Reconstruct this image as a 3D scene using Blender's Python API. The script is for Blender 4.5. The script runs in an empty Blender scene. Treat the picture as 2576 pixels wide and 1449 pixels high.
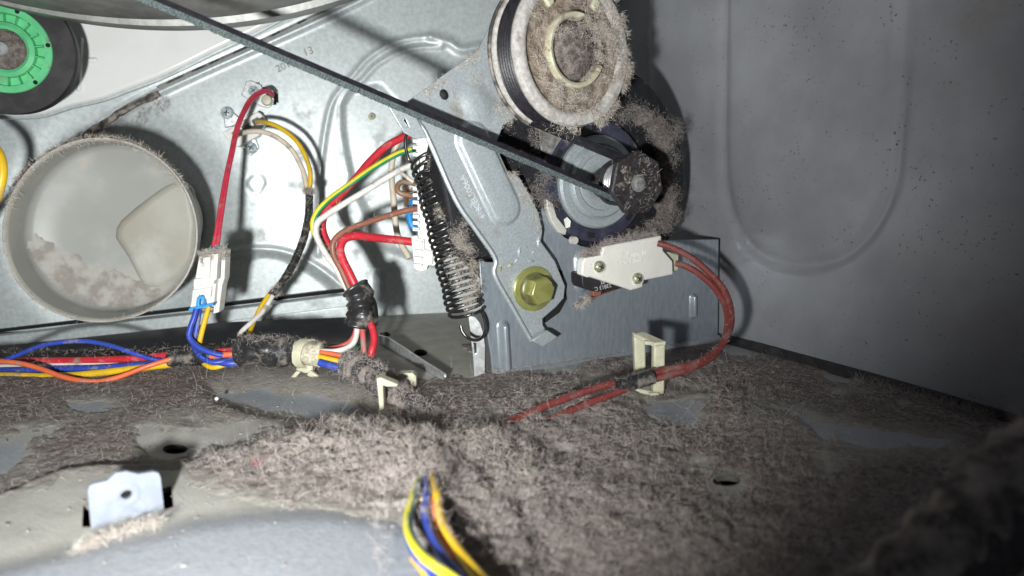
import bpy, bmesh, math, random
import numpy as np
from mathutils import Vector, Matrix, geometry
random.seed(7); rng = np.random.default_rng(7)
R = math.radians
S = bpy.context.scene

# ------------------------------------------------------------------ camera, world, light, exposure
FPX, CX, CY, HC, PITCH = 1717.0, 1288.0, 724.5, 0.11, 9.1      # reference picture 2576 x 1449
cam = bpy.data.cameras.new('camera'); camo = bpy.data.objects.new('camera', cam)
S.collection.objects.link(camo); S.camera = camo
camo.location = (0, 0, HC); camo.rotation_euler = (R(90 - PITCH), 0, 0)
cam.sensor_width = 36; cam.lens = 36 * FPX / 2576
cam.clip_start = 0.005; cam.clip_end = 20
cam.dof.use_dof = True; cam.dof.focus_distance = 0.385; cam.dof.aperture_fstop = 10
wd = bpy.data.worlds.new('World'); S.world = wd; wd.use_nodes = True
wd.node_tree.nodes['Background'].inputs[0].default_value = (0.8, 0.86, 1.0, 1)
wd.node_tree.nodes['Background'].inputs[1].default_value = 0.07
S.view_settings.view_transform = 'Standard'; S.view_settings.look = 'None'
S.view_settings.exposure = 0.0; S.view_settings.gamma = 1.0
LPOS = Vector((-0.055, -0.012, 0.072))
la = bpy.data.lights.new('torch', 'SPOT'); lo = bpy.data.objects.new('torch', la); S.collection.objects.link(lo)
la.energy = 10.6; la.color = (0.97, 1.0, 0.985); la.shadow_soft_size = 0.0080
la.spot_size = R(114); la.spot_blend = 1.0
lo.location = LPOS
lo.rotation_euler = (Vector((-0.155, 0.50, 0.195)) - LPOS).to_track_quat('-Z', 'Y').to_euler()

# ------------------------------------------------------------------ helpers: rays, planes
CM = Matrix.Rotation(R(90 - PITCH), 3, 'X'); CAM = Vector((0, 0, HC))
def ray(px, py): return CM @ Vector(((px - CX) / FPX, -(py - CY) / FPX, -1))
def P(px, py, d): return CAM + ray(px, py) * d
def F(px, py, h=0.0):
    r = ray(px, py); return CAM + r * ((h - HC) / r.z)
CMI = np.array(CM.transposed())
def proj(p):
    q = (np.asarray(p) - np.array(CAM)) @ CMI.T
    z = np.minimum(q[..., 2], -1e-3)
    return CX - q[..., 0] / z * FPX, CY + q[..., 1] / z * FPX
class Plane:
    def __init__(s, a, b, z0=0.0):
        s.o = Vector((a.x, a.y, z0)); s.u = Vector((b.x - a.x, b.y - a.y, 0)).normalized()
        s.v = Vector((0, 0, 1)); s.n = Vector((s.u.y, -s.u.x, 0))
    def at(s, px, py, off=0.0):
        r = ray(px, py); return CAM + r * (((s.o + s.n * off - CAM).dot(s.n)) / r.dot(s.n))
    def uv(s, p): d = p - s.o; return d.dot(s.u), d.dot(s.v)
    def w(s, u, v, off=0.0): return s.o + s.u * u + s.v * v + s.n * off
BK = Plane(F(0, 835), F(1050, 790))        # bulkhead
BR = Plane(F(1240, 945), F(1805, 862))     # motor bracket
SW = Plane(F(1830, 862), F(2500, 1052))    # cabinet side wall
FR = Plane(Vector((-1, .38, 0)), Vector((1, .38, 0)))   # upright plane facing the lens side

# ------------------------------------------------------------------ helpers: objects
ORG = {}
def root(name, label, cat, loc=(0, 0, 0), group=None):
    o = bpy.data.objects.new(name, None); S.collection.objects.link(o); o.location = loc
    o.empty_display_size = 0.01; ORG[o.name] = Vector(loc)
    o['label'] = label; o['category'] = cat
    if group: o['group'] = group
    return o
def tag(o, label=None, cat=None, group=None, kind=None):
    for k, v in (('label', label), ('category', cat), ('group', group), ('kind', kind)):
        if v: o[k] = v
    return o
def obj(name, vs, fs, mat, parent=None, smooth=True, sharp=35, bevel=0, mi=None, seg=2):
    vs = [Vector(v) for v in vs]
    if parent is not None: org = ORG[parent.name]
    else:
        a = np.array([tuple(v) for v in vs]); org = Vector((*a[:, :2].mean(0), a[:, 2].min()))
    me = bpy.data.meshes.new(name); me.from_pydata([v - org for v in vs], [], fs)
    for m in (mat if isinstance(mat, (list, tuple)) else [mat]): me.materials.append(m)
    if mi: me.polygons.foreach_set('material_index', mi)
    me.update()
    if smooth:
        me.polygons.foreach_set('use_smooth', [True] * len(me.polygons))
        if sharp: me.set_sharp_from_angle(angle=R(sharp))
    o = bpy.data.objects.new(name, me); S.collection.objects.link(o)
    ORG[o.name] = org
    if parent is not None:
        o.parent = parent
    else: o.location = org
    if bevel:
        b = o.modifiers.new('bevel', 'BEVEL'); b.width = bevel; b.segments = seg; b.limit_method = 'ANGLE'; b.angle_limit = R(40)
    return o
# children of children keep the same origin as their thing
def npobj(name, V, Fq, mat, parent=None, attrs=None, smooth=True):
    org = ORG[parent.name] if parent is not None else Vector((0, 0, 0))
    me = bpy.data.meshes.new(name); n, k = len(Fq), Fq.shape[1]
    me.vertices.add(len(V)); me.vertices.foreach_set('co', (V - np.array(org)).astype('f').ravel())
    me.loops.add(n * k); me.loops.foreach_set('vertex_index', Fq.astype('i').ravel())
    me.polygons.add(n); me.polygons.foreach_set('loop_start', np.arange(0, n * k, k, dtype='i'))
    if smooth: me.polygons.foreach_set('use_smooth', np.ones(n, bool))
    for m in (mat if isinstance(mat, (list, tuple)) else [mat]): me.materials.append(m)
    me.update(calc_edges=True); me.validate()
    for a, d in (attrs or {}).items():
        at = me.attributes.new(a, 'FLOAT', 'POINT'); at.data.foreach_set('value', d.astype('f'))
    o = bpy.data.objects.new(name, me); S.collection.objects.link(o); ORG[o.name] = org
    if parent is not None: o.parent = parent
    return o
def box(c, a, b, n, la_, lb, ln):
    """eight corners about c; a, b, n unit axes, full lengths"""
    c = Vector(c); vs = []
    for sn in (-.5, .5):
        for sa, sb in ((-.5, -.5), (.5, -.5), (.5, .5), (-.5, .5)):
            vs.append(c + a * (sa * la_) + b * (sb * lb) + n * (sn * ln))
    return vs, [(0, 3, 2, 1), (4, 5, 6, 7), (0, 1, 5, 4), (1, 2, 6, 5), (2, 3, 7, 6), (3, 0, 4, 7)]
def merge(parts):
    V, Fc = [], []
    for vs, fs in parts:
        k = len(V); V += list(vs); Fc += [tuple(i + k for i in f) for f in fs]
    return V, Fc
def prism(pl, pts, off, th, px=True, holes=()):
    """outline (pixels on plane pl at offset off) given thickness th back from off"""
    q = [pl.uv(pl.at(x, y, off)) if px else (x, y) for x, y in pts]
    a = sum(q[i][0] * q[(i + 1) % len(q)][1] - q[(i + 1) % len(q)][0] * q[i][1] for i in range(len(q)))
    if a < 0: q = q[::-1]
    loops = [q]
    for h in holes:
        hq = [pl.uv(pl.at(x, y, off)) if px else (x, y) for x, y in h]
        a = sum(hq[i][0] * hq[(i + 1) % len(hq)][1] - hq[(i + 1) % len(hq)][0] * hq[i][1] for i in range(len(hq)))
        if a > 0: hq = hq[::-1]
        loops.append(hq)
    if len(loops) == 1:
        n = len(q)
        vs = [pl.w(u, v, off) for u, v in q] + [pl.w(u, v, off - th) for u, v in q]
        fs = [tuple(range(n)), tuple(range(2 * n - 1, n - 1, -1))]
        fs += [((i + 1) % n, i, n + i, n + (i + 1) % n) for i in range(n)]
        return vs, fs
    flat = [p for l in loops for p in l]; N = len(flat)
    tri = geometry.tessellate_polygon([[Vector((u, v, 0)) for u, v in l] for l in loops])
    vs = [pl.w(u, v, off) for u, v in flat] + [pl.w(u, v, off - th) for u, v in flat]
    fs = []
    for t in tri:
        (x0, y0), (x1, y1), (x2, y2) = (flat[i] for i in t)
        if (x1 - x0) * (y2 - y0) - (x2 - x0) * (y1 - y0) < 0: t = t[::-1]
        fs.append(tuple(t)); fs.append(tuple(i + N for i in t[::-1]))
    k = 0
    for l in loops:
        n = len(l); fs += [(k + (i + 1) % n, k + i, N + k + i, N + k + (i + 1) % n) for i in range(n)]; k += n
    return vs, fs
def circ(cx, cy, rx, ry=None, n=24, a0=0, a1=360):
    ry = ry or rx
    return [(cx + rx * math.cos(R(a0 + (a1 - a0) * i / n)), cy + ry * math.sin(R(a0 + (a1 - a0) * i / n))) for i in range(n)]
def spline(pts, n=8):
    pts = [Vector(p) for p in pts]
    if len(pts) == 2: return [pts[0].lerp(pts[1], i / n) for i in range(n + 1)]
    e = [pts[0] * 2 - pts[1]] + pts + [pts[-1] * 2 - pts[-2]]; out = []
    for i in range(1, len(e) - 2):
        p0, p1, p2, p3 = e[i - 1:i + 3]
        for k in range(n):
            t = k / n
            out.append(.5 * ((2 * p1) + (p2 - p0) * t + (2 * p0 - 5 * p1 + 4 * p2 - p3) * t * t + (3 * p1 - p0 - 3 * p2 + p3) * t ** 3))
    out.append(pts[-1]); return out
def tube(path, r, n=10, cap=True, rad=None, twist=0.0):
    """r number or list per path point; rad(i,k)->scale"""
    vs, fs = [], []; m = len(path); t0 = (path[1] - path[0]).normalized()
    up = Vector((0, 0, 1)) if abs(t0.z) < .9 else Vector((1, 0, 0)); x = t0.cross(up).normalized()
    for i, p in enumerate(path):
        t = (path[min(i + 1, m - 1)] - path[max(i - 1, 0)]).normalized()
        x = (x - t * x.dot(t)).normalized(); y = t.cross(x)
        ri = r[i] if isinstance(r, (list, tuple)) else r
        for k in range(n):
            a = 2 * math.pi * k / n + twist * i; s = ri * (rad(i, k) if rad else 1)
            vs.append(p + x * (math.cos(a) * s) + y * (math.sin(a) * s))
    for i in range(m - 1):
        for k in range(n):
            fs.append((i * n + k, i * n + (k + 1) % n, (i + 1) * n + (k + 1) % n, (i + 1) * n + k))
    if cap: fs += [tuple(range(n - 1, -1, -1)), tuple((m - 1) * n + k for k in range(n))]
    return vs, fs
def revolve(c, pl, prof, n=48, a0=0, a1=360, fn=None):
    if getattr(pl, 'rs', None): prof = [(r * pl.rs, h) for r, h in prof]
    """profile (radius, offset along pl.n) turned about the normal through c"""
    vs, fs = [], []; full = abs(a1 - a0) >= 360; m = n if full else n + 1
    for i in range(m):
        a = R(a0 + (a1 - a0) * i / n)
        for r, h in prof:
            if fn: r = fn(r, h, a)
            vs.append(c + pl.u * (math.cos(a) * r) + pl.v * (math.sin(a) * r) + pl.n * h)
    k = len(prof)
    for i in range(n):
        j = (i + 1) % m
        for q in range(k - 1): fs.append((i * k + q, j * k + q, j * k + q + 1, i * k + q + 1))
    return vs, fs
def pts(l): return [P(*q) for q in l]
# value noise
_perm = rng.random((256, 256))
def vnoise(x, y):
    xi, yi = np.floor(x).astype(int), np.floor(y).astype(int); fx, fy = x - xi, y - yi
    fx = fx * fx * (3 - 2 * fx); fy = fy * fy * (3 - 2 * fy); g = lambda a, b: _perm[a & 255, b & 255]
    return (g(xi, yi) * (1 - fx) + g(xi + 1, yi) * fx) * (1 - fy) + (g(xi, yi + 1) * (1 - fx) + g(xi + 1, yi + 1) * fx) * fy
def fbm(x, y, o=4):
    s, a, t = 0, 1, 0
    for i in range(o): s = s + a * vnoise(x * 2 ** i + 17.3 * i, y * 2 ** i + 5.1 * i); t += a; a *= .55
    return s / t
def seg_dist(x, y, poly, closed=False):
    d = np.full(np.shape(x), 1e9); q = list(poly) + ([poly[0]] if closed else [])
    for (ax, ay), (bx, by) in zip(q[:-1], q[1:]):
        dx, dy = bx - ax, by - ay; t = np.clip(((x - ax) * dx + (y - ay) * dy) / (dx * dx + dy * dy + 1e-12), 0, 1)
        d = np.minimum(d, np.hypot(x - ax - t * dx, y - ay - t * dy))
    return d
def inside(x, y, poly):
    c = np.zeros(np.shape(x), bool)
    for i in range(len(poly)):
        (ax, ay), (bx, by) = poly[i - 1], poly[i]
        if ay == by: continue
        c ^= ((ay > y) != (by > y)) & (x < (bx - ax) * (y - ay) / (by - ay) + ax)
    return c
def soft(x, y, poly, w):   # 1 inside, 0 outside, eased over w either side
    d = seg_dist(x, y, poly, True); s = np.where(inside(x, y, poly), d, -d)
    t = np.clip(s / w * .5 + .5, 0, 1); return t * t * (3 - 2 * t)

# ------------------------------------------------------------------ materials
def nm(name, base=(.5, .5, .5), rough=.5, metal=0.0, dark=None, lo_=.4, hi=.6, scale=300, detail=5, bump=0.0, bscale=800,
       dirt=None, dirt_scale=60, dirt_lo=.55, dirt_hi=.7, coat=0.0, speck=None, speck_scale=900, stretch=None, spec=.5, sheen=0, trans=0, sss=0):
    m = bpy.data.materials.new(name); m.use_nodes = True; t = m.node_tree; N, L = t.nodes, t.links
    b = N['Principled BSDF']; tc = N.new('ShaderNodeTexCoord'); vec = tc.outputs['Object']
    if stretch:
        mp = N.new('ShaderNodeMapping'); mp.inputs['Scale'].default_value = stretch; L.new(vec, mp.inputs[0]); svec = mp.outputs[0]
    else: svec = vec
    def noise(sc, det=5, v=None):
        n = N.new('ShaderNodeTexNoise'); n.inputs['Scale'].default_value = sc; n.inputs['Detail'].default_value = det
        n.inputs['Roughness'].default_value = .6; L.new(v or vec, n.inputs['Vector']); return n.outputs['Fac']
    def ramp(fac, a, c):
        r = N.new('ShaderNodeMapRange'); r.interpolation_type = 'SMOOTHSTEP'
        r.inputs['From Min'].default_value = a; r.inputs['From Max'].default_value = c; L.new(fac, r.inputs['Value']); return r.outputs[0]
    def mix(f, a, c):
        x = N.new('ShaderNodeMix'); x.data_type = 'RGBA'
        L.new(f, x.inputs['Factor'])
        for s, v in ((x.inputs['A'], a), (x.inputs['B'], c)):
            if isinstance(v, tuple): s.default_value = (*v, 1)
            else: L.new(v, s)
        return x.outputs['Result']
    dark = dark or tuple(c * .75 for c in base)
    col = mix(ramp(noise(scale, detail, svec), lo_, hi), dark, base)
    rg = None
    if dirt:
        f = ramp(noise(dirt_scale, 8), dirt_lo, dirt_hi); col = mix(f, col, dirt); rg = f
    if speck:
        v = N.new('ShaderNodeTexVoronoi'); v.inputs['Scale'].default_value = speck_scale
        dn = N.new('ShaderNodeTexNoise'); dn.inputs['Scale'].default_value = speck_scale * 1.7; L.new(vec, dn.inputs['Vector'])
        sc_ = N.new('ShaderNodeVectorMath'); sc_.operation = 'MULTIPLY_ADD'; L.new(dn.outputs['Color'], sc_.inputs[0]); sc_.inputs[1].default_value = (1.3 / speck_scale,) * 3; L.new(vec, sc_.inputs[2]); L.new(sc_.outputs[0], v.inputs['Vector'])
        n2 = noise(speck_scale * .13, 3)
        mth = N.new('ShaderNodeMath'); mth.operation = 'MULTIPLY_ADD'; L.new(n2, mth.inputs[0]); mth.inputs[1].default_value = -.55; L.new(v.outputs['Distance'], mth.inputs[2])
        col = mix(ramp(mth.outputs[0], -.20, -.16), speck, col)
    L.new(col, b.inputs['Base Color'])
    b.inputs['Metallic'].default_value = metal; b.inputs['Specular IOR Level'].default_value = spec
    if rg:
        mr = N.new('ShaderNodeMapRange'); mr.inputs['To Min'].default_value = rough; mr.inputs['To Max'].default_value = .9
        L.new(rg, mr.inputs['Value']); L.new(mr.outputs[0], b.inputs['Roughness'])
    else: b.inputs['Roughness'].default_value = rough
    b.inputs['Coat Weight'].default_value = coat; b.inputs['Coat Roughness'].default_value = .25
    b.inputs['Sheen Weight'].default_value = sheen
    if trans: b.inputs['Transmission Weight'].default_value = trans
    if sss:
        b.inputs['Subsurface Weight'].default_value = sss; b.inputs['Subsurface Radius'].default_value = (.003, .003, .002); b.inputs['Subsurface Scale'].default_value = 1
    if bump:
        bp = N.new('ShaderNodeBump'); bp.inputs['Strength'].default_value = bump; bp.inputs['Distance'].default_value = .0006
        L.new(noise(bscale, 4, svec), bp.inputs['Height']); L.new(bp.outputs[0], b.inputs['Normal'])
    return m
DUST = (.33, .30, .26)
M = {}
M['galv'] = nm('galvanised_pale', (.61, .65, .652), .42, .25, dark=(.48, .525, .53), scale=330, lo_=.3, hi=.7, bump=.12, bscale=500, dirt=(.52, .54, .51), dirt_scale=40, dirt_lo=.55, dirt_hi=.8)
M['steel'] = nm('zinc_steel', (.50, .54, .56), .36, .4, dark=(.37, .41, .43), scale=900, lo_=.3, hi=.7, bump=.25, bscale=1600, dirt=(.24, .22, .20), dirt_scale=45, dirt_lo=.56, dirt_hi=.75)
M['steel_front'] = nm('brushed_zinc_steel', (.365, .405, .445), .33, .45, dark=(.29, .325, .365), scale=90, lo_=.3, hi=.75, bump=.2, bscale=260, stretch=(6, 6, 1.6), dirt=(.22, .21, .20), dirt_scale=30, dirt_lo=.58, dirt_hi=.8)
M['steel_dusty'] = nm('dusty_steel', (.34, .35, .36), .55, .35, dark=(.17, .155, .14), scale=260, lo_=.35, hi=.62, bump=.3, bscale=900, dirt=(.20, .175, .15), dirt_scale=55, dirt_lo=.45, dirt_hi=.62)
M['bright'] = nm('bright_steel', (.60, .62, .63), .32, .55, dark=(.45, .45, .45), scale=200, bump=.05)
M['screw'] = nm('blue_zinc_screw', (.72, .80, .84), .3, .15, dark=(.4, .46, .5), scale=400)
M['gold'] = nm('yellow_zinc', (.36, .36, .12), .26, .4, dark=(.27, .275, .085), scale=120, lo_=.35, hi=.65, bump=.04, bscale=900, dirt=(.20, .18, .09), dirt_scale=200, dirt_lo=.66, dirt_hi=.8)
M['goldgreen'] = nm('passivated_screw', (.52, .54, .38), .28, .3, dark=(.26, .26, .17), scale=500, bump=.05)
M['drum'] = nm('drum_steel', (.30, .295, .28), .5, .45, dark=(.23, .23, .22), scale=140, bump=.2, bscale=350, stretch=(1, 1, 1))
M['drum_shade'] = nm('drum_groove_shade', (.10, .095, .09), .5, .3, scale=160, bump=.1)  # darker drum steel: shade of the rim groove put into colour
M['white_paint'] = nm('white_enamel', (.90, .89, .88), .2, 0, dark=(.86, .85, .83), scale=30, dirt=(.62, .59, .52), dirt_scale=14, dirt_lo=.6, dirt_hi=.85, coat=.3)
M['tab'] = nm('blue_grey_tab_paint', (.25, .27, .315), .4, 0, dark=(.215, .235, .28), scale=120, coat=.1, bump=.1, bscale=700)
M['wall'] = nm('grey_enamel', (.35, .35, .372), .28, .0, dark=(.24, .24, .262), scale=11, lo_=.3, hi=.7, dirt=(.23, .215, .205), dirt_scale=16, dirt_lo=.56, dirt_hi=.8, coat=.25, speck=(.10, .085, .075), speck_scale=330, bump=.05, bscale=60)
M['ivory'] = nm('ivory_plastic', (.82, .79, .73), .42, dark=(.78, .75, .69), scale=80, speck=(.52, .46, .38), speck_scale=700, bump=.08, bscale=300)
M['white_pl'] = nm('white_plastic', (.80, .80, .77), .38, dark=(.72, .71, .66), scale=120, dirt=(.55, .49, .38), dirt_scale=90, dirt_lo=.58, dirt_hi=.75)
M['nylon'] = nm('natural_nylon', (.62, .60, .45), .4, dark=(.53, .51, .37), scale=150, sss=.15, speck=(.30, .25, .18), speck_scale=800)
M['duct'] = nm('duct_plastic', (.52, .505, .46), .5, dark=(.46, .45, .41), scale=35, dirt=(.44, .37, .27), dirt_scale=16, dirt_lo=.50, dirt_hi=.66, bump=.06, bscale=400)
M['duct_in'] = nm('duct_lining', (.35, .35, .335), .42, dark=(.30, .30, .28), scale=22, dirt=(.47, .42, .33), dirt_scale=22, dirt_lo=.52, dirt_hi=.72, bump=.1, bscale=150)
M['residue'] = nm('pale_lint_residue', (.40, .385, .36), .95, dark=(.28, .255, .23), scale=90, bump=.3, bscale=300)
M['rubber'] = nm('black_rubber', (.035, .031, .033), .55, dark=(.022, .02, .022), scale=100, dirt=(.06, .055, .05), dirt_scale=50, dirt_lo=.5, dirt_hi=.8)
M['belt'] = nm('belt_rubber', (.022, .020, .026), .4, spec=.35, dark=(.013, .012, .015), scale=300, bump=.2, bscale=900)
M['beltcloth'] = nm('belt_fabric', (.115, .145, .145), .85, dark=(.035, .043, .045), scale=1300, lo_=.35, hi=.6, bump=.9, bscale=1500)
M['blackwire'] = nm('black_enamelled_wire', (.02, .02, .022), .25, dark=(.015, .015, .015), scale=300, coat=.6, dirt=(.13, .11, .09), dirt_scale=160, dirt_lo=.6, dirt_hi=.75)
M['tape'] = nm('black_tape', (.03, .03, .032), .33, dark=(.02, .02, .02), scale=150, dirt=(.22, .19, .165), dirt_scale=130, dirt_lo=.50, dirt_hi=.68, bump=.25, bscale=140)
M['dustytape'] = nm('dusty_tape', (.055, .05, .05), .6, dark=(.03, .03, .03), scale=150, dirt=(.30, .26, .23), dirt_scale=110, dirt_lo=.42, dirt_hi=.6, bump=.8, bscale=160)
M['cloth'] = nm('cloth_tape', (.66, .62, .48), .8, dark=(.45, .41, .30), scale=500, bump=.9, bscale=900, dirt=(.40, .34, .26), dirt_scale=90, dirt_lo=.52, dirt_hi=.7)
M['green'] = nm('green_plastic', (.14, .58, .26), .4, dark=(.11, .50, .22), scale=60, dirt=(.16, .28, .17), dirt_scale=70, dirt_lo=.56, dirt_hi=.72)
M['darkblue'] = nm('dark_motor_plastic', (.045, .045, .075), .5, dark=(.03, .03, .05), scale=120, dirt=(.13, .115, .105), dirt_scale=90, dirt_lo=.52, dirt_hi=.68, bump=.3)
M['void'] = nm('motor_housing_and_void', (.008, .008, .012), .7, dark=(.004, .004, .006), scale=200, dirt=(.06, .053, .05), dirt_scale=120, dirt_lo=.58, dirt_hi=.68, bump=.6)  # near-black for dark motor housing and painted shade of the voids round it
M['pulleyw'] = nm('dirty_white_pulley', (.56, .535, .51), .55, dark=(.40, .37, .345), scale=420, lo_=.35, hi=.65, dirt=(.27, .215, .17), dirt_scale=150, dirt_lo=.50, dirt_hi=.72, bump=.4, bscale=500, speck=(.25, .2, .17), speck_scale=900)
M['pulleycap'] = nm('motor_pulley_black', (.055, .05, .055), .42, .3, dark=(.035, .03, .03), scale=300, dirt=(.30, .25, .21), dirt_scale=170, dirt_lo=.58, dirt_hi=.66, bump=.3)
M['lintbase'] = nm('lint_mat', (.215, .180, .165), .95, dark=(.085, .068, .060), scale=330, detail=8, lo_=.36, hi=.64, bump=1.0, bscale=520, dirt=(.27, .24, .215), dirt_scale=34, dirt_lo=.5, dirt_hi=.72, spec=.1)
M['shade_black'] = nm('painted_shade_black', (.008, .008, .008), .9)  # near-black stands in for shade in gaps, slots, holes and recesses
M['blueins'] = nm('blue_insert', (.06, .36, .80), .4)
M['copper'] = nm('copper_wire', (.62, .30, .16), .35, .8)
def wire(name, c, dirt=(.30, .26, .22), dl=.55, dh=.74, rough=.46):
    M[name] = nm(name + '_insulation', c, rough, dark=tuple(k * .86 for k in c), scale=120, dirt=dirt, dirt_scale=110, dirt_lo=dl, dirt_hi=dh, coat=.12, bump=.12, bscale=300)
wire('red', (.62, .028, .045)); wire('blue', (.03, .07, .44)); wire('yellow', (.80, .50, .015)); wire('orange', (.80, .16, .06))
wire('white', (.76, .72, .68)); wire('cream', (.72, .62, .50), dl=.56, dh=.7); wire('brown', (.30, .115, .075), dl=.54, dh=.72); wire('gyellow', (.78, .68, .03)); wire('ggreen', (.03, .30, .14))
wire('siliconered', (.20, .036, .032), dirt=(.21, .11, .09), dl=.50, dh=.72, rough=.6); wire('thinred', (.66, .05, .09)); wire('skyblue', (.02, .28, .70)); wire('tan', (.30, .17, .10), dl=.5, dh=.65)
wire('pinkred', (.60, .10, .09), dl=.5, dh=.68)
def fibmat(name, a, b_):
    m = bpy.data.materials.new(name); m.use_nodes = True; N, L = m.node_tree.nodes, m.node_tree.links
    g = N.new('ShaderNodeNewGeometry'); x = N.new('ShaderNodeMix'); x.data_type = 'RGBA'
    L.new(g.outputs['Random Per Island'], x.inputs['Factor']); x.inputs['A'].default_value = (*a, 1); x.inputs['B'].default_value = (*b_, 1)
    p = N['Principled BSDF']; L.new(x.outputs['Result'], p.inputs['Base Color']); p.inputs['Roughness'].default_value = .8
    p.inputs['Specular IOR Level'].default_value = .2
    return m
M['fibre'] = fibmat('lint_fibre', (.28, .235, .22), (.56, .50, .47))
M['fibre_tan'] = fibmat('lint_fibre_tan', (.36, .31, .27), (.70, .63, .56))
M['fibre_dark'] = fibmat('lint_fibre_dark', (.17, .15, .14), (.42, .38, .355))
M['hair'] = fibmat('pale_hair', (.45, .40, .35), (.68, .63, .57))

# ------------------------------------------------------------------ lint fibres
def fibres(name, base, nrm, length, width, mat, label, lay=.5, curl=.9, segs=4, parent=None, cat='lint'):
    n = len(base); base = np.asarray(base, float); nrm = np.asarray(nrm, float)
    rnd = rng.normal(size=(n, 3)); rnd /= np.linalg.norm(rnd, axis=1)[:, None]
    d = nrm * (1 - lay) + rnd * lay; d /= np.linalg.norm(d, axis=1)[:, None]
    L_ = (length * (.4 + 1.2 * rng.random(n)) / segs)[:, None] if np.ndim(length) == 0 else (length / segs)[:, None]
    V = np.zeros((n, segs + 1, 2, 3)); p = base.copy()
    side = np.cross(d, rng.normal(size=(n, 3))); side /= np.linalg.norm(side, axis=1)[:, None] + 1e-9
    bend = rng.normal(size=(n, 3)) * curl
    for s in range(segs + 1):
        w = (width * (1 - .6 * s / segs)) if np.ndim(width) == 0 else (width * (1 - .6 * s / segs))[:, None]
        V[:, s, 0] = p - side * w / 2; V[:, s, 1] = p + side * w / 2
        p = p + d * L_
        d = d + bend * .5 + rng.normal(size=(n, 3)) * curl * .45; d /= np.linalg.norm(d, axis=1)[:, None]
        side = np.cross(d, np.cross(side, d)); side /= np.linalg.norm(side, axis=1)[:, None] + 1e-9
    i = np.arange(n)[:, None] * (segs + 1) * 2 + np.arange(segs)[None] * 2
    Fq = np.stack([i, i + 1, i + 3, i + 2], -1).reshape(-1, 4)
    o = npobj(name, V.reshape(-1, 3), Fq, mat, parent, smooth=False)
    o['kind'] = 'stuff'
    if parent is None: o['label'] = label; o['category'] = cat
    elif label: o['label'] = label
    return o
def clumps(centers, nrm, radius, per, flat=1.0):
    """fuzzy clumps: points scattered about centres"""
    c = np.repeat(np.asarray(centers, float), per, 0); n = np.repeat(np.asarray(nrm, float), per, 0)
    r = rng.normal(size=c.shape) * radius * .5; dn = (r * n).sum(1)[:, None]
    r = r - n * dn + n * np.abs(dn) * flat
    k = n * .5 + r / (np.linalg.norm(r, axis=1)[:, None] + 1e-9); k /= np.linalg.norm(k, axis=1)[:, None]
    return c + r, k

# ------------------------------------------------------------------ the base pan (floor)
TROUGH = [(-700, 884), (300, 876), (600, 862), (925, 852), (936, 800), (936, 690), (-700, 690)]
PLAT = [(-900, 1500), (-500, 1330), (-120, 1290), (0, 1262), (90, 1222), (160, 1197), (240, 1186), (480, 1182), (760, 1160), (1100, 1190), (1300, 1330), (1400, 1800), (-900, 1900)]
NEARB = [(-900, 1700), (60, 1452), (300, 1395), (480, 1350), (640, 1326), (820, 1322), (1000, 1345), (1150, 1400), (1300, 1800), (-900, 1900)]
SLAB = [(520, 965), (640, 950), (900, 985), (950, 1010), (945, 1050), (800, 1062), (650, 1040), (540, 1005)]
RIDGE = [(1750, 1000), (1980, 1020), (2150, 1050), (2400, 1110), (2700, 1200), (2700, 1260), (2350, 1180), (2080, 1165), (1880, 1090), (1760, 1060)]
def floor_h(X, Y, px, py):
    h = -.018 * soft(px, py, TROUGH, 10)
    h = h + .0032 * soft(px, py, PLAT, 9) + .002 * soft(px, py, NEARB, 40) - .0035 * soft(px, py, SLAB, 22)
    h = h + .004 * soft(px, py, RIDGE, 50)
    h = h + .0022 * np.exp(-((px - 1440) / 70) ** 2 - ((py - 1090) / 26) ** 2)
    h = h - .0016 * np.exp(-(((px - 440) / 75) ** 2 + ((py - 1123) / 26) ** 2) ** 2)
    return h
HOLES = [circ(440, 1122, 31, 11, 20), circ(1827, 1211, 34, 13, 20),
         [(212, 1296), (233, 1291), (240, 1344), (228, 1352), (209, 1352)], [(405, 1254), (432, 1246), (437, 1300), (420, 1306), (404, 1300)],
         circ(1058, 888, 17, 8, 12), circ(968, 842, 14, 6, 12)]
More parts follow.
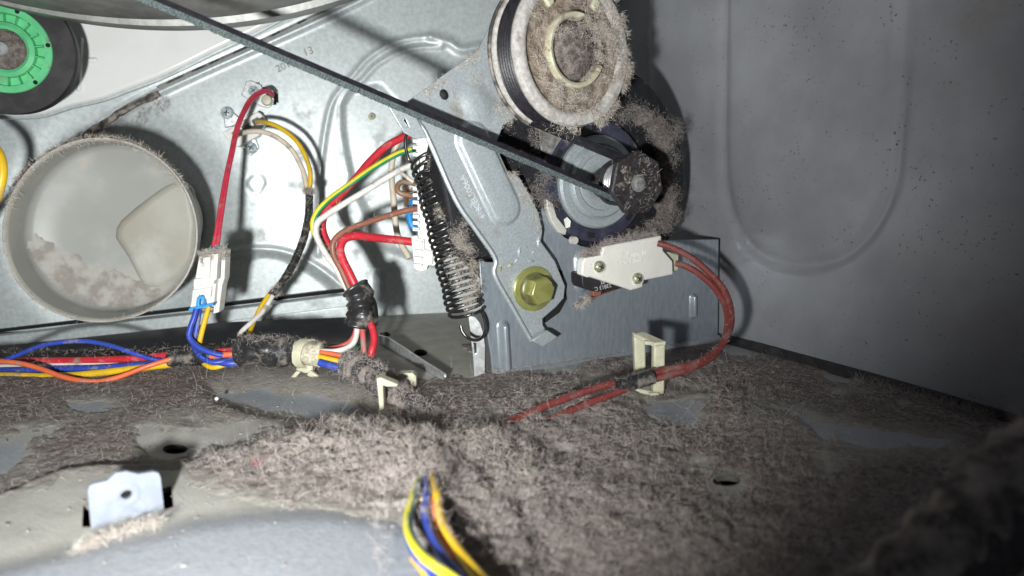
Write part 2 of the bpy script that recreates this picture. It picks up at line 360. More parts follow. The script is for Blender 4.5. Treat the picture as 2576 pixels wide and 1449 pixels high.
def build_floor():
    st = .003; xs = np.arange(-.55, .60, st); ys = np.arange(.04, .66, st)
    X, Y = np.meshgrid(xs, ys); X = X + (rng.random(X.shape) - .5) * 1e-5
    pl2 = [Vector((a, b)) for a, b in zip(X.ravel(), Y.ravel())]
    edges = []; hol = []
    for h in HOLES:
        w = [F(x, y) for x, y in h]; k = len(pl2); pl2 += [Vector((q.x, q.y)) for q in w]
        edges += [(k + i, k + (i + 1) % len(w)) for i in range(len(w))]; hol.append([(q.x, q.y) for q in w])
    v, e, f, _, _, _ = geometry.delaunay_2d_cdt(pl2, edges, [], 0, 1e-7)
    A = np.array([(p.x, p.y) for p in v]); T = np.array(f)
    c = A[T].mean(1); keep = np.ones(len(T), bool)
    for h in hol: keep &= ~inside(c[:, 0], c[:, 1], h)
    T = T[keep]
    px, py = proj(np.c_[A, np.zeros(len(A))]); z = floor_h(A[:, 0], A[:, 1], px, py) + .0007 * (fbm(A[:, 0] * 25, A[:, 1] * 25) - .5)
    film, pile, blue = lint_masks(px, py)
    o = npobj('floor', np.c_[A, z], T, M['floor'], attrs={'blue': blue})
    tag(o, kind='structure')
    for h in hol:     # pressed rims going down
        n = len(h); hx, hy = np.array(h).T; p_, q_ = proj(np.c_[hx, hy, 0 * hx]); zz = floor_h(hx, hy, p_, q_)
        vs = [(x, y, k + .0003) for (x, y), k in zip(h, zz)] + [(x, y, k - .0018) for (x, y), k in zip(h, zz)]
        tag(obj('floor_rim', vs, [(i, (i + 1) % n, n + (i + 1) % n, n + i) for i in range(n)], M['floor_edge']), kind='structure')
    tag(obj('floor_under', [(-.7, .0, -.03), (.8, .0, -.03), (.8, .9, -.03), (-.7, .9, -.03)], [(0, 1, 2, 3)], M['shade_black']), kind='structure')  # black sheet paints the dark void seen through the pan holes
def lint_masks(px, py):
    n1 = fbm(px / 60, py / 30, 4) - .5; n2 = fbm(px / 22 + 9, py / 11 + 3, 3) - .5
    qx, qy = px + 70 * n1 + 30 * n2, py + 40 * n1 + 16 * n2
    s = lambda poly, w=38: soft(qx, qy, poly, w)
    bare = s([(-900, 1275), (0, 1250), (170, 1192), (480, 1175), (500, 1225), (660, 1270), (1000, 1310), (1090, 1400), (1150, 1900), (-900, 1900)], 70)
    tan = s([(340, 1060), (560, 1040), (700, 1040), (800, 1060), (740, 1100), (560, 1130), (520, 1165), (350, 1160), (320, 1100)])
    patch = s([(171, 1010), (230, 990), (317, 1010), (310, 1045), (240, 1060), (175, 1048)])
    strip = s([(-300, 1130), (60, 1075), (170, 1055), (180, 1080), (80, 1130), (110, 1160), (80, 1190), (-300, 1230)])
    slab = s([(513, 965), (640, 955), (900, 985), (945, 1010), (955, 1045), (800, 1058), (690, 1035), (540, 1005)], 46)
    tan2 = s([(560, 925), (880, 935), (960, 985), (800, 980), (560, 950)])
    back = s([(930, 780), (1160, 780), (1200, 960), (1120, 955), (1000, 960), (900, 940)], 14)
    b1 = s([(1370, 1065), (1450, 1048), (1540, 1070), (1500, 1105), (1400, 1105)], 44)
    b2 = s([(1160, 1060), (1260, 1035), (1300, 1050), (1250, 1075)], 36)
    b3 = s([(1880, 1010), (2020, 1025), (2080, 1060), (2200, 1085), (2420, 1100), (2420, 1175), (2200, 1180), (2060, 1160), (1980, 1090), (1880, 1065)], 70)
    b4 = s([(1560, 1010), (1700, 1010), (1760, 1050), (1600, 1060)], 60)
    film = (1 - bare) * (1 - tan * .9) * (1 - patch) * (1 - strip) * (1 - slab) * (1 - tan2 * .7) * (1 - back) * (1 - b1) * (1 - b2) * (1 - b3) * (1 - .8 * b4)
    film = film * (1 - soft(px, py, circ(1827, 1222, 58, 27, 16), 26)) * (py > 868) * (1 - soft(px, py, TROUGH, 20))
    wall = [(1830, 905), (2200, 985), (2500, 1072), (2600, 1120), (2600, 1060), (2500, 1052), (1830, 862)]
    film = film * (1 - .3 * soft(px, py, wall, 14))
    right = s([(480, 1180), (560, 1130), (760, 1100), (930, 1085), (1080, 1085), (1280, 1030), (1500, 950), (1850, 950), (2100, 1110), (2700, 1300), (2700, 1900), (1180, 1900), (1090, 1360), (960, 1310), (700, 1270), (520, 1225)], 90)
    nb = fbm(px / 170 + 31, py / 62 + 11, 3); t_ = np.clip((nb - .56) / .16, 0, 1) * np.clip((px - 1260) / 120, 0, 1) * np.clip((1290 - py) / 90, 0, 1)
    film = film * (1 - .80 * t_ * t_ * (3 - 2 * t_))
    pile = right * film
    blue = np.clip(.55 * t_ + slab + patch + b1 + b3 + b4 * .6 + s(NEARB, 30) * .95 + s([(-300, 1120), (60, 1110), (100, 1150), (60, 1190), (-300, 1230)]), 0, 1)
    return film, pile, blue
def bumps(px, py):
    g = lambda x, y, rx, ry, h: h * np.exp(-((px - x) / rx) ** 2 - ((py - y) / ry) ** 2)
    return (g(1020, 1165, 120, 42, .0055) + g(1190, 1150, 110, 45, .004) + g(720, 1165, 110, 40, .0035) + g(860, 1120, 120, 45, .005)
            + g(1320, 1250, 130, 60, .004) + g(960, 1200, 120, 40, .003) + g(1620, 1330, 200, 60, .0025) 
            - g(1640, 1000, 70, 22, .0012) - g(1827, 1240, 110, 44, .0022) + g(2370, 1035, 90, 20, .006) + g(1750, 1400, 300, 50, .003) )
def lint_h(X, Y):
    px, py = proj(np.stack([X, Y, 0 * X], -1)); film, pile, blue = lint_masks(px, py)
    a = fbm(X * 110, Y * 110, 3); b = fbm(X * 330 + 5, Y * 330, 3); c = 1 - abs(2 * fbm(X * 190, Y * 190 + 9, 3) - 1)
    amp = .45 + .55 * np.exp(-((px - 1020) / 380) ** 2)
    h = film * (.0003 + .0008 * b) + pile * amp * (.0002 + .0040 * np.clip(a - .32, 0, 1) * 1.5 + .0036 * b * c) + bumps(px, py) * np.clip(pile * 1.4 + .2 * film, 0, 1) * (.7 + .6 * b)
    return floor_h(X, Y, px, py) - .0012 + .0016 * np.clip(film * 3, 0, 1) + h, film, pile, px, py
def floor_mat():
    m = nm('dusty_base_paint', (.54, .52, .475), .75, dark=(.45, .43, .39), scale=70, lo_=.35, hi=.65, bump=.5, bscale=900, spec=.3, speck=(.52, .49, .44), speck_scale=420)
    t = m.node_tree; N, L = t.nodes, t.links; b = N['Principled BSDF']; old = b.inputs['Base Color'].links[0].from_socket
    at = N.new('ShaderNodeAttribute'); at.attribute_name = 'blue'
    tc = N.new('ShaderNodeTexCoord'); no = N.new('ShaderNodeTexNoise'); no.inputs['Scale'].default_value = 420; no.inputs['Detail'].default_value = 6; L.new(tc.outputs['Object'], no.inputs['Vector'])
    cr = N.new('ShaderNodeMix'); cr.data_type = 'RGBA'; L.new(no.outputs['Fac'], cr.inputs['Factor']); cr.inputs['A'].default_value = (.26, .275, .31, 1); cr.inputs['B'].default_value = (.46, .48, .52, 1)
    mx = N.new('ShaderNodeMix'); mx.data_type = 'RGBA'; L.new(at.outputs['Fac'], mx.inputs['Factor']); L.new(old, mx.inputs['A']); L.new(cr.outputs['Result'], mx.inputs['B'])
    L.new(mx.outputs['Result'], b.inputs['Base Color']); return m
M['floor'] = floor_mat(); M['floor_edge'] = nm('hole_edge', (.14, .125, .11), .7)
build_floor()
def build_lint():
    st = .0014; xs = np.arange(-.34, .36, st); ys = np.arange(.13, .47, st); X, Y = np.meshgrid(xs, ys)
    z, film, pile, px, py = lint_h(X, Y); n, k = X.shape
    hole = np.zeros(X.shape, bool)
    for h in HOLES: hole |= soft(px, py, h, 10) > .3
    i = np.arange(n * k).reshape(n, k); Q = np.stack([i[:-1, :-1], i[:-1, 1:], i[1:, 1:], i[1:, :-1]], -1)
    f = (film[:-1, :-1] > .04) | (film[1:, 1:] > .04) | (film[:-1, 1:] > .04) | (film[1:, :-1] > .04)
    f &= ~(hole[:-1, :-1] | hole[1:, 1:] | hole[:-1, 1:] | hole[1:, :-1]) & (px[:-1, :-1] > -350) & (px[:-1, :-1] < 2950)
    d = ((Vector(SW.n)[0] * (X - SW.o.x) + Vector(SW.n)[1] * (Y - SW.o.y)) > 0); f &= d[:-1, :-1]
    Q = Q[f]; V = np.stack([X, Y, z], -1).reshape(-1, 3); used = np.unique(Q); mp = np.zeros(n * k, int); mp[used] = np.arange(len(used))
    o = npobj('lint_mat', V[used], mp[Q], M['lintmat'], attrs={'cov': film.ravel()[used]}); tag(o, 'matted grey brown lint felt spread over the floor of the base pan', 'lint', kind='stuff')
    # fibres
    def sample(nn, wfun, xr=(-.34, .36), yr=(.14, .47)):
        out = []
        while sum(map(len, out)) < nn:
            x = rng.uniform(*xr, 60000); y = rng.uniform(*yr, 60000); h, fi, pi_, a, b = lint_h(x, y)
            w = wfun(fi, pi_, a, b, y) * (a > -120) * (a < 2700) * (b < 1560) * ((SW.n.x * (x - SW.o.x) + SW.n.y * (y - SW.o.y)) > .002)
            for hh in HOLES: w = w * (1 - soft(a, b, hh, 8))
            k_ = rng.random(60000) < w; out.append(np.c_[x, y, h][k_])
        return np.concatenate(out)[:nn]
    up = lambda p: np.tile([0, 0, 1.], (len(p), 1))
    wp = lambda f_, q, a, b, y: np.clip(q * (.10 / y) ** 1.2 * 1.6, 0, 1)
    p = sample(26000, wp); p[:, 2] += rng.random(len(p)) * .0006
    fibres('lint_fluff', p, up(p), .0034, .00009, M['fibre'], 'tangled curly lint fibres matted all over the lint felt', lay=.95, curl=1.25, segs=5)
    c = sample(3200, wp); cx_, cy_ = proj(c); k_ = fbm(c[:, 0] * 160 + 40, c[:, 1] * 160) + .13 * np.exp(-((cx_ - 1000) / 330) ** 2) > .50; c = c[k_]
    c[:, 2] += rng.random(len(c)) * .0012; per = 26; c = np.repeat(c, per, 0); o3 = rng.normal(size=c.shape); o3 /= np.linalg.norm(o3, axis=1)[:, None]
    o3[:, 2] = np.abs(o3[:, 2]) * .8; rad_ = np.repeat(rng.uniform(.0008, .0026, len(c) // per), per)[:, None]
    fibres('lint_clumps', c + o3 * rad_ * rng.random((len(c), 1)), o3, .0026, .00009, M['fibre'], 'small curled clumps of lint bunched up on the felt', lay=.6, curl=1.35, segs=5)
    p = sample(22000, lambda f_, q, a, b, y: np.clip(f_ * .5 + .02, 0, 1))
    p[:, 2] += .0003
    fibres('lint_film', p, up(p) * .2, .0034, .00009, M['fibre'], 'flat hair-like lint fibres lying on the pan floor', lay=.93, curl=.85)
    p = sample(9000, lambda f_, q, a, b, y: np.clip(q * bumps(a, b) * 160, 0, 1))
    p = p[fbm(p[:, 0] * 200 + 3, p[:, 1] * 200 + 8) > .45]; p[:, 2] += rng.random(len(p)) * .002
    fibres('lint_tuft', p, up(p), .0034, .00010, M['fibre_tan'], 'raised fluffy lint tufts on the heap in the middle', lay=.82, curl=1.0, segs=5)
    p = sample(1500, lambda f_, q, a, b, y: np.clip(q * 1.2 + .05 * f_, 0, 1)); p[:, 2] += .0012
    fibres('lint_strands', p, up(p) * .3, .0095, .00010, M['fibre_tan'], 'longer wispy strands trailing across the top of the lint', lay=.9, curl=.5, segs=7)
    p = sample(260, lambda f_, q, a, b, y: .35 + 0 * y)
    fibres('pale_hair', p + [0, 0, .0012], up(p) * .2, .011, .00010, M['hair'], 'pale pet hairs lying loose on the lint', lay=.9, curl=.22, segs=6)
M['lintmat'] = nm('lint_felt', (.33, .288, .268), .95, dark=(.135, .112, .102), scale=420, detail=9, lo_=.34, hi=.64, bump=1.0, bscale=520, dirt=(.20, .165, .15), dirt_scale=30, dirt_lo=.48, dirt_hi=.66, spec=.1)
def cover_mix(m):
    t = m.node_tree; N, L = t.nodes, t.links; b = N['Principled BSDF']; old = b.inputs['Base Color'].links[0].from_socket
    at = N.new('ShaderNodeAttribute'); at.attribute_name = 'cov'; tc = N.new('ShaderNodeTexCoord')
    no = N.new('ShaderNodeTexNoise'); no.inputs['Scale'].default_value = 260; no.inputs['Detail'].default_value = 8; L.new(tc.outputs['Object'], no.inputs['Vector'])
    ad = N.new('ShaderNodeMath'); ad.operation = 'ADD'; L.new(at.outputs['Fac'], ad.inputs[0]); L.new(no.outputs['Fac'], ad.inputs[1])
    mr = N.new('ShaderNodeMapRange'); mr.inputs['From Min'].default_value = .62; mr.inputs['From Max'].default_value = 1.30; L.new(ad.outputs[0], mr.inputs['Value'])
    mx = N.new('ShaderNodeMix'); mx.data_type = 'RGBA'; L.new(mr.outputs[0], mx.inputs['Factor']); mx.inputs['A'].default_value = (.36, .34, .305, 1); L.new(old, mx.inputs['B']); L.new(mx.outputs['Result'], b.inputs['Base Color'])
cover_mix(M['lintmat'])
build_lint()
def crumbs():
    parts = []; x = rng.uniform(-.22, .05, 260); y = rng.uniform(.15, .36, 260); px, py = proj(np.c_[x, y, 0 * x]); z = floor_h(x, y, px, py)
    for a, b, c in zip(x, y, z):
        k = random.uniform(.0002, .0006); t = random.uniform(0, 3.14); u_ = Vector((math.cos(t), math.sin(t), 0)); parts.append(box((a, b, c + k * .4), u_, Vector((-u_.y, u_.x, 0)), Vector((0, 0, 1)), k * random.uniform(1, 3), k, k * .8))
    tag(obj('crumbs', *merge(parts), M['residue'], smooth=False), 'scattered tan dust crumbs on the bare parts of the pan', 'dust', kind='stuff')
crumbs()

# ------------------------------------------------------------------ cabinet side wall
def build_wall():
    us = np.arange(-.20, .42, .003); vs_ = np.arange(-.02, .42, .003); U, V = np.meshgrid(us, vs_)
    W = np.array(SW.o) + U[..., None] * np.array(SW.u) + V[..., None] * np.array(SW.v)
    px, py = proj(W)
    gl = [(1826, -600), (1822, 0), (1820, 380), (1836, 520), (1880, 610), (1950, 655), (2040, 668), (2130, 640), (2200, 570), (2245, 470), (2262, 350), (2280, 0), (2300, -600)]
    d = seg_dist(px, py, [tuple(q) for q in np.array(spline([(x, y, 0) for x, y in gl], 5))[:, :2]])
    z = -.0022 * np.exp(-(d / 11) ** 2)
    z += .0014 * np.exp(-(seg_dist(px, py, [(1640, -600), (1634, 250)]) / 6) ** 2)
    z += .0009 * (fbm(U * 9, V * 9, 2) - .5)
    W = W + z[..., None] * np.array(SW.n); n, k = U.shape; i = np.arange(n * k).reshape(n, k)
    Q = np.stack([i[:-1, :-1], i[:-1, 1:], i[1:, 1:], i[1:, :-1]], -1).reshape(-1, 4)
    o = npobj('side_wall', W.reshape(-1, 3), Q, M['wall']); tag(o, kind='structure')
build_wall()
# lower seam of the side wall: dark strip painting its shadow gap
vs, fs = prism(SW, [(1800, 838), (1900, 862), (2200, 944), (2500, 1030), (2700, 1092), (2700, 1128), (1800, 872)], .0032, .003)
tag(obj('wall_foot_shadow_strip', vs, fs, M['rubber']), kind='structure')

# ------------------------------------------------------------------ bulkhead
bk = root('bulkhead_panel', 'large pale galvanised steel bulkhead with pressed ribs across the back', 'panel', tuple(BK.o))
def build_bulkhead():
    us = np.arange(-.12, .56, .0016); vs_ = np.arange(0, .34, .0016); U, V = np.meshgrid(us, vs_)
    W = np.array(BK.o) + U[..., None] * np.array(BK.u) + V[..., None] * np.array(BK.v); px, py = proj(W)
    def rib(pl, h, w):
        q = [tuple(p)[:2] for p in spline([(x, y, 0) for x, y in pl], 4)]
        return h * np.exp(-(seg_dist(px, py, q) / w) ** 2)
    z = rib([(160, 372), (330, 268), (480, 196), (650, 120), (900, 6), (1010, -60)], .0032, 8)
    z -= rib([(190, 346), (330, 255), (480, 184), (650, 108), (900, -8)], .0018, 6)
    z += rib([(800, 640), (803, 480), (812, 372), (831, 270), (860, 222), (888, 190), (922, 150), (971, 116), (1020, 99), (1080, 92)], .0016, 6)
    z += rib([(880, 440), (868, 380), (859, 320), (858, 262), (878, 226), (912, 201), (946, 165), (995, 136), (1044, 121), (1110, 117)], .0016, 6)
    pan = [(880, 440), (865, 380), (859, 320), (860, 262), (885, 226), (954, 217), (978, 243), (1060, 330), (1200, 500), (1200, 700), (960, 620)]
    z -= .003 * soft(px, py, pan, 12)
    z += rib([(560, 642), (600, 630), (677, 627), (738, 640), (803, 674), (868, 726)], .002, 7)
    z += rib([(600, 652), (677, 640), (730, 655), (790, 690), (850, 740)], .0012, 5)
    low = [(560, 650), (640, 636), (700, 642), (760, 665), (830, 712), (860, 760), (540, 800)]
    z -= .006 * soft(px, py, low, 10)
    z += rib([(955, 690), (955, 760)], .004, 9)
    z += rib([(640, 445), (628, 460), (640, 478)], .0006, 3) + rib([(668, 445), (676, 460), (664, 475)], .0006, 3)
    for cx, cy, r_ in ((651, 594, 8), (640, 462, 22)):
        z -= .0005 * np.exp(-((np.hypot(px - cx, py - cy) - r_) / 3) ** 2)
    z += rib([(1085, 95), (1130, 108), (1160, 125), (1210, 118)], .003, 10)
    z += .0012 * (fbm(U * 14, V * 14, 2) - .5)
    # shallow dish round the duct mouth
    z -= .006 * np.exp(-(np.maximum(np.hypot((px - 300), (py - 560)) - 225, 0) / 60) ** 2)
    W = W + z[..., None] * np.array(BK.n); n, k = U.shape; i = np.arange(n * k).reshape(n, k)
    Q = np.stack([i[:-1, :-1], i[:-1, 1:], i[1:, 1:], i[1:, :-1]], -1)
    keep = ~inside(px[:-1, :-1], py[:-1, :-1], [(640, 208), (682, 232), (699, 238), (696, 262), (672, 270), (634, 248), (618, 222)])
    npobj('steel_sheet', W.reshape(-1, 3), Q[keep], M['galv'], bk)
build_bulkhead()
vs, fs = prism(BK, [(-600, 902), (-100, 856), (0, 845), (470, 792), (868, 742), (905, 737), (905, 766), (868, 772), (470, 822), (0, 872), (-600, 936)], .010, .011)
obj('bottom_rail', vs, fs, M['galv'], bk, bevel=.0006)
vs, fs = prism(BK, [(-600, 888), (0, 829), (404, 783), (905, 722), (905, 731), (404, 790), (0, 836), (-600, 896)], .0102, .001)
obj('shadow_gap_strip', vs, fs, M['shade_black'], bk)  # black strip paints the shadow gap above the rail
vs, fs = tube(spline([BK.at(x, y, .002) for x, y in [(395, 220), (480, 181), (650, 105), (900, -12)]], 6), .0009, 6)
obj('seam_shade_strip', vs, fs, M['dustytape'], bk)  # dark tube along the seam paints the shade of its gap
vs, fs = prism(BK, [(620, 205), (700, 230), (700, 275), (615, 260)], -.009, .001)
obj('recess_back', vs, fs, M['shade_black'], bk)
vs, fs = prism(BK, [(1012, 812), (1060, 806), (1150, 794), (1150, 802), (1060, 822), (1012, 824)], .012, .004)
obj('floor_flange', vs, fs, M['galv'], bk, bevel=.0005)
def dome_screw(parent, pl, px, py, off, r, mat, slot='cross', hex_=False, name='screw'):
    c = pl.at(px, py, off)
    vs, fs = revolve(c, pl, [(0, r * .62), (r * .35, r * .58), (r * .68, r * .42), (r * .92, r * .18), (r, 0), (r, -r * .3)], 20)
    o = obj(name, vs, fs, mat, parent, sharp=60)
    a = random.uniform(0, 90); u = pl.u * math.cos(R(a)) + pl.v * math.sin(R(a)); v = pl.n.cross(u)
    c2 = c + pl.n * (r * .60)
    obj('cross_recess', *merge([box(c2, u, v, pl.n, r * .95, r * .2, r * .10), box(c2, v, u, pl.n, r * .95, r * .2, r * .10)]), M['rubber'], o)
    return o
# stud left of the panel
dome_screw(bk, BK, 935, 293, .002, .0026, M['nylon'], name='plastic_stud')
# date stamp
def text(s, pl, px, py, off, size, mat, parent, ang=0, depth=.0001, name='lettering', mirror=False, bold=0):
    cu = bpy.data.curves.new(name, 'FONT'); cu.body = s; cu.size = size; cu.extrude = depth; cu.align_x = 'CENTER'; cu.align_y = 'CENTER'; cu.offset = bold; cu.resolution_u = 3
    t = bpy.data.objects.new('t', cu); S.collection.objects.link(t); bpy.context.view_layer.update()
    me = bpy.data.meshes.new_from_object(t.evaluated_get(bpy.context.evaluated_depsgraph_get())); bpy.data.objects.remove(t)
    c = pl.at(px, py, off); ca, sa = math.cos(R(ang)), math.sin(R(ang))
    vs = []
    for v in me.vertices:
        x, y = (-v.co.x if mirror else v.co.x), v.co.y
        vs.append(c + pl.u * (x * ca - y * sa) + pl.v * (x * sa + y * ca) + pl.n * v.co.z)
    fs = [tuple(p.vertices)[::-1] if mirror else tuple(p.vertices) for p in me.polygons]
    return obj(name, vs, fs, mat, parent, smooth=False)
M['ink'] = nm('faded_ink', (.40, .40, .36), .8); M['inkwhite'] = nm('white_print', (.62, .62, .62), .6)
text('2011', BK, 718, 165, .0016, .0075, M['ink'], bk, 26, name='date_stamp'); text('13', BK, 775, 130, .0016, .008, M['ink'], bk, 20, name='date_stamp')

# ------------------------------------------------------------------ generic part builders
def wirep(name, path, px_r, mat, parent, n=10, sp=8, label=None, flat=None):
    """path of (px, py, depth); radius given in reference pixels at the mean depth"""
    q = spline(pts(path), sp); r = px_r * (sum(p[2] for p in path) / len(path)) / FPX
    vs, fs = tube(q, r, n); o = obj(name, vs, fs, M[mat] if isinstance(mat, str) else mat, parent, sharp=60)
    if label: o['label'] = label
    return o, q, r
def capsule(pl, x0, y0, x1, y1, wpx, h, off, mat, parent, name='pressed_rib', n=28, flat=.12):
    a = pl.at(x0, y0, off); b = pl.at(x1, y1, off); d = (a - CAM).length; w = wpx * d / FPX
    ax = (b - a); L_ = ax.length; ax = ax.normalized() if L_ > 1e-6 else pl.v; bx = pl.n.cross(ax)
    rings = [(1 - (1 - flat) * q_ / 6, .5 - .5 * math.cos(math.pi * q_ / 6)) for q_ in range(7)] + [(flat * .4, 1.0)]; vs, fs = [], []
    for s, hh in rings:
        for i in range(n):
            t = 2 * math.pi * i / n; e = a if math.cos(t) < 0 else b
            vs.append(e + ax * (math.cos(t) * w * s) + bx * (math.sin(t) * w * s) + pl.n * (h * hh))
    for r_ in range(len(rings) - 1):
        for i in range(n): fs.append((r_ * n + i, r_ * n + (i + 1) % n, (r_ + 1) * n + (i + 1) % n, (r_ + 1) * n + i))
    fs.append(tuple((len(rings) - 1) * n + i for i in range(n)))
    return obj(name, vs, fs, mat, parent, sharp=70)
def tubefuzz(path, r, n, spread=1.0):
    path = [Vector(p) for p in path]; k = rng.random(n) * (len(path) - 1.001); i = k.astype(int); t = (k - i)[:, None]
    A = np.array([tuple(p) for p in path]); p = A[i] * (1 - t) + A[i + 1] * t; d = A[i + 1] - A[i]; d /= np.linalg.norm(d, axis=1)[:, None] + 1e-9
    v = rng.normal(size=(n, 3)); v[:, 2] += .5; v -= d * (v * d).sum(1)[:, None]; v /= np.linalg.norm(v, axis=1)[:, None] + 1e-9
    return p + v * r * spread, v
FZ = []        # lint clinging to things: gathered by object
def planefuzz(pl, poly, off, n, thr=.5, sc=150):
    q = [pl.uv(pl.at(x, y, off)) for x, y in poly]; a = np.array(q); lo_, hi = a.min(0), a.max(0); out = []
    while sum(map(len, out)) < n:
        u = rng.uniform(lo_[0], hi[0], 4000); v = rng.uniform(lo_[1], hi[1], 4000)
        k = inside(u, v, q) & (fbm(u * sc, v * sc, 3) + rng.normal(0, .05, 4000) > thr); out.append(np.c_[u[k], v[k]])
        if len(out) > 60: break
    uv = np.concatenate(out)[:n]
    p = np.array(pl.o) + uv[:, :1] * np.array(pl.u) + uv[:, 1:] * np.array(pl.v) + off * np.array(pl.n)
    return p, np.tile(np.array(pl.n), (len(p), 1))
def off_of(pl, p): return (p - pl.o).dot(pl.n)

# ------------------------------------------------------------------ white shroud, drum, roller
sh = root('drum_shroud', 'glossy white enamelled shroud panel behind the drum roller', 'panel', tuple(BK.at(300, 200, 0)))
vs, fs = prism(BK, [(-300, 290), (-60, 290), (40, 291), (110, 286), (180, 264), (260, 246), (330, 219), (400, 193), (470, 161), (540, 126), (640, 79), (720, 36), (800, -8), (930, -90), (-300, -120)], .014, .013)
obj('shroud_face', vs, fs, M['white_paint'], sh, bevel=.0025, seg=4)
vs, fs = tube(spline([BK.at(x, y, .0105) for x, y in [(-60, 294), (40, 295), (110, 291), (182, 269), (260, 251), (330, 225), (400, 199), (470, 167), (540, 132), (640, 85), (720, 42), (800, -2)]], 5), .0016, 8)
obj('lip', vs, fs, M['galv'], sh)
capsule(BK, 206, 100, 200, 225, 7, .0025, .0135, M['white_paint'], sh, 'moulded_ridge')
capsule(BK, 222, 152, 240, 152, 9, .002, .0135, M['white_paint'], sh, 'moulded_ridge')
dr = root('tumbler_drum', 'stainless steel drum rim curving across the top left corner', 'drum', tuple(P(380, 77, .385)))
pb = P(380, 77, .385); o0 = off_of(BK, pb); RD = .30; cd = pb + BK.v * RD - BK.n * o0
prof = [(RD - .03, o0 - .001), (RD - .001, o0), (RD, o0 + .001), (RD + .0005, o0 + .016), (RD - .001, o0 + .0165), (RD - .0065, o0 + .018), (RD - .007, o0 + .029), (RD - .001, o0 + .031), (RD + .001, o0 + .034), (RD - .002, o0 + .06), (RD - .004, o0 + .10), (RD - .004, o0 + .2)]
vs, fs = revolve(cd, BK, prof, 96, 215, 325); obj('drum_shell', vs, fs, M['drum'], dr, sharp=50)
vs, fs = revolve(cd, BK, [(RD - .0052, o0 + .0178), (RD - .0058, o0 + .0288)], 96, 215, 325); obj('groove_band', vs, fs, M['drum_shade'], dr)
rl = root('drum_roller', 'black rubber drum support roller with a bright green plastic hub', 'roller', tuple(P(14, 125, .408)))
cr = P(14, 125, .408); k = .408 / FPX
vs, fs = revolve(cr, BK, [(.0250, -.009), (.0355, -.0095), (.0372, -.008), (.0378, -.002), (.0372, -.0003), (.0250, 0), (.0250, -.009)], 72); obj('tyre', vs, fs, M['rubber'], rl, sharp=50)
vs, fs = revolve(cr, BK, [(.0253, .0003), (.0250, .0012), (.0212, .0012), (.0206, -.003), (.0160, -.003), (.0158, .0008), (.0135, .0022), (.0118, .0012), (.0116, -.004)], 72)
hub = obj('hub', vs, fs, M['green'], rl, sharp=30)
for i in range(18):
    a = R(20 * i + 8); d = BK.u * math.cos(a) + BK.v * math.sin(a); e = BK.n.cross(d)
    obj('rib', *box(cr + d * .0183 + BK.n * (-.0008), d, e, BK.n, .0046, .0007, .0036), M['green'], hub, bevel=.0001)
    d2 = BK.u * math.cos(a + R(10)) + BK.v * math.sin(a + R(10)); e2 = BK.n.cross(d2)
    if i % 3 == 0:
        vs, fs = revolve(cr + d * .0236, BK, [(0, .0014), (.0013, .0014), (.0013, .0010)], 12); obj('hub_hole', vs, fs, M['shade_black'], hub)
vs, fs = revolve(cr, BK, [(0, .0015), (.006, .0012), (.010, .0002), (.0117, -.002)], 40); obj('lint_plug', vs, fs, M['lintbase'], rl)
vs, fs = revolve(cr + BK.u * -.001, BK, [(0, .0045), (.0034, .0042), (.004, .0035), (.004, -.001)], 24); obj('shaft_end', vs, fs, M['bright'], rl)
u = rng.random(1500); a = rng.random(1500) * 6.28; rr = .0112 * np.sqrt(u)
p = np.array(cr) + (rr * np.cos(a))[:, None] * np.array(BK.u) + (rr * np.sin(a))[:, None] * np.array(BK.v) + .0006 * np.array(BK.n)
fibres('lint_fuzz', p, np.tile(np.array(BK.n), (1500, 1)), .0032, .00013, M['fibre_dark'], None, lay=.85, parent=rl)

# ------------------------------------------------------------------ exhaust duct
OD = .105; dc = root('exhaust_duct', 'wide round grey plastic duct mouth with lint crusted along its bottom', 'duct', tuple(BK.at(250, 800, OD)))
rim = circ(251, 577, 246, 231, 96)
rim = [(x + 6 * math.sin(i / 96 * 4 * math.pi), y + (3 if y > 577 else 0)) for i, (x, y) in enumerate(rim)]
E = [BK.uv(BK.at(x, y, OD)) for x, y in rim]; cu = sum(e[0] for e in E) / 96; cv = sum(e[1] for e in E) / 96
def ring(s, off, jit=0): return [BK.w(cu + (u - cu) * s, cv + (v - cv) * s, off + jit * random.uniform(-1, 1)) for u, v in E]
def rings(rs, name, mat, par, close=False, **kw):
    vs = [p for r_ in rs for p in r_]; fs = []
    for a in range(len(rs) - 1):
        for i in range(96): fs.append((a * 96 + i, (a + 1) * 96 + i, (a + 1) * 96 + (i + 1) % 96, a * 96 + (i + 1) % 96))
    if close: fs.append(tuple((len(rs) - 1) * 96 + i for i in range(96)))
    return obj(name, vs, fs, mat, par, **kw)
rings([ring(.66, .0), ring(.84, OD - .045), ring(.96, OD - .02), ring(1.0, OD - .004), ring(1.0, OD, .0002), ring(.985, OD + .0004, .0002), ring(.972, OD - .0005), ring(.968, OD - .004)], 'duct_pipe', M['duct'], dc, sharp=50)
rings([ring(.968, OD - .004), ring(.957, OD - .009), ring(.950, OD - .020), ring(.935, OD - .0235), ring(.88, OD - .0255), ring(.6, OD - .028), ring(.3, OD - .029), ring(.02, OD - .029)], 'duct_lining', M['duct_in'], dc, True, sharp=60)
vs, fs = prism(BK, [(286, 600), (288, 575), (300, 555), (340, 520), (410, 468), (445, 448), (480, 470), (498, 560), (490, 650), (455, 700), (400, 726), (362, 728), (345, 700), (318, 648)], OD - .0242, .013)
M['baffle'] = nm('stained_baffle', (.37, .36, .315), .5, dark=(.32, .30, .25), scale=26, lo_=.35, hi=.65, dirt=(.48, .47, .43), dirt_scale=20, dirt_lo=.5, dirt_hi=.7)
obj('baffle', vs, fs, M['baffle'], dc, bevel=.0062, seg=6)
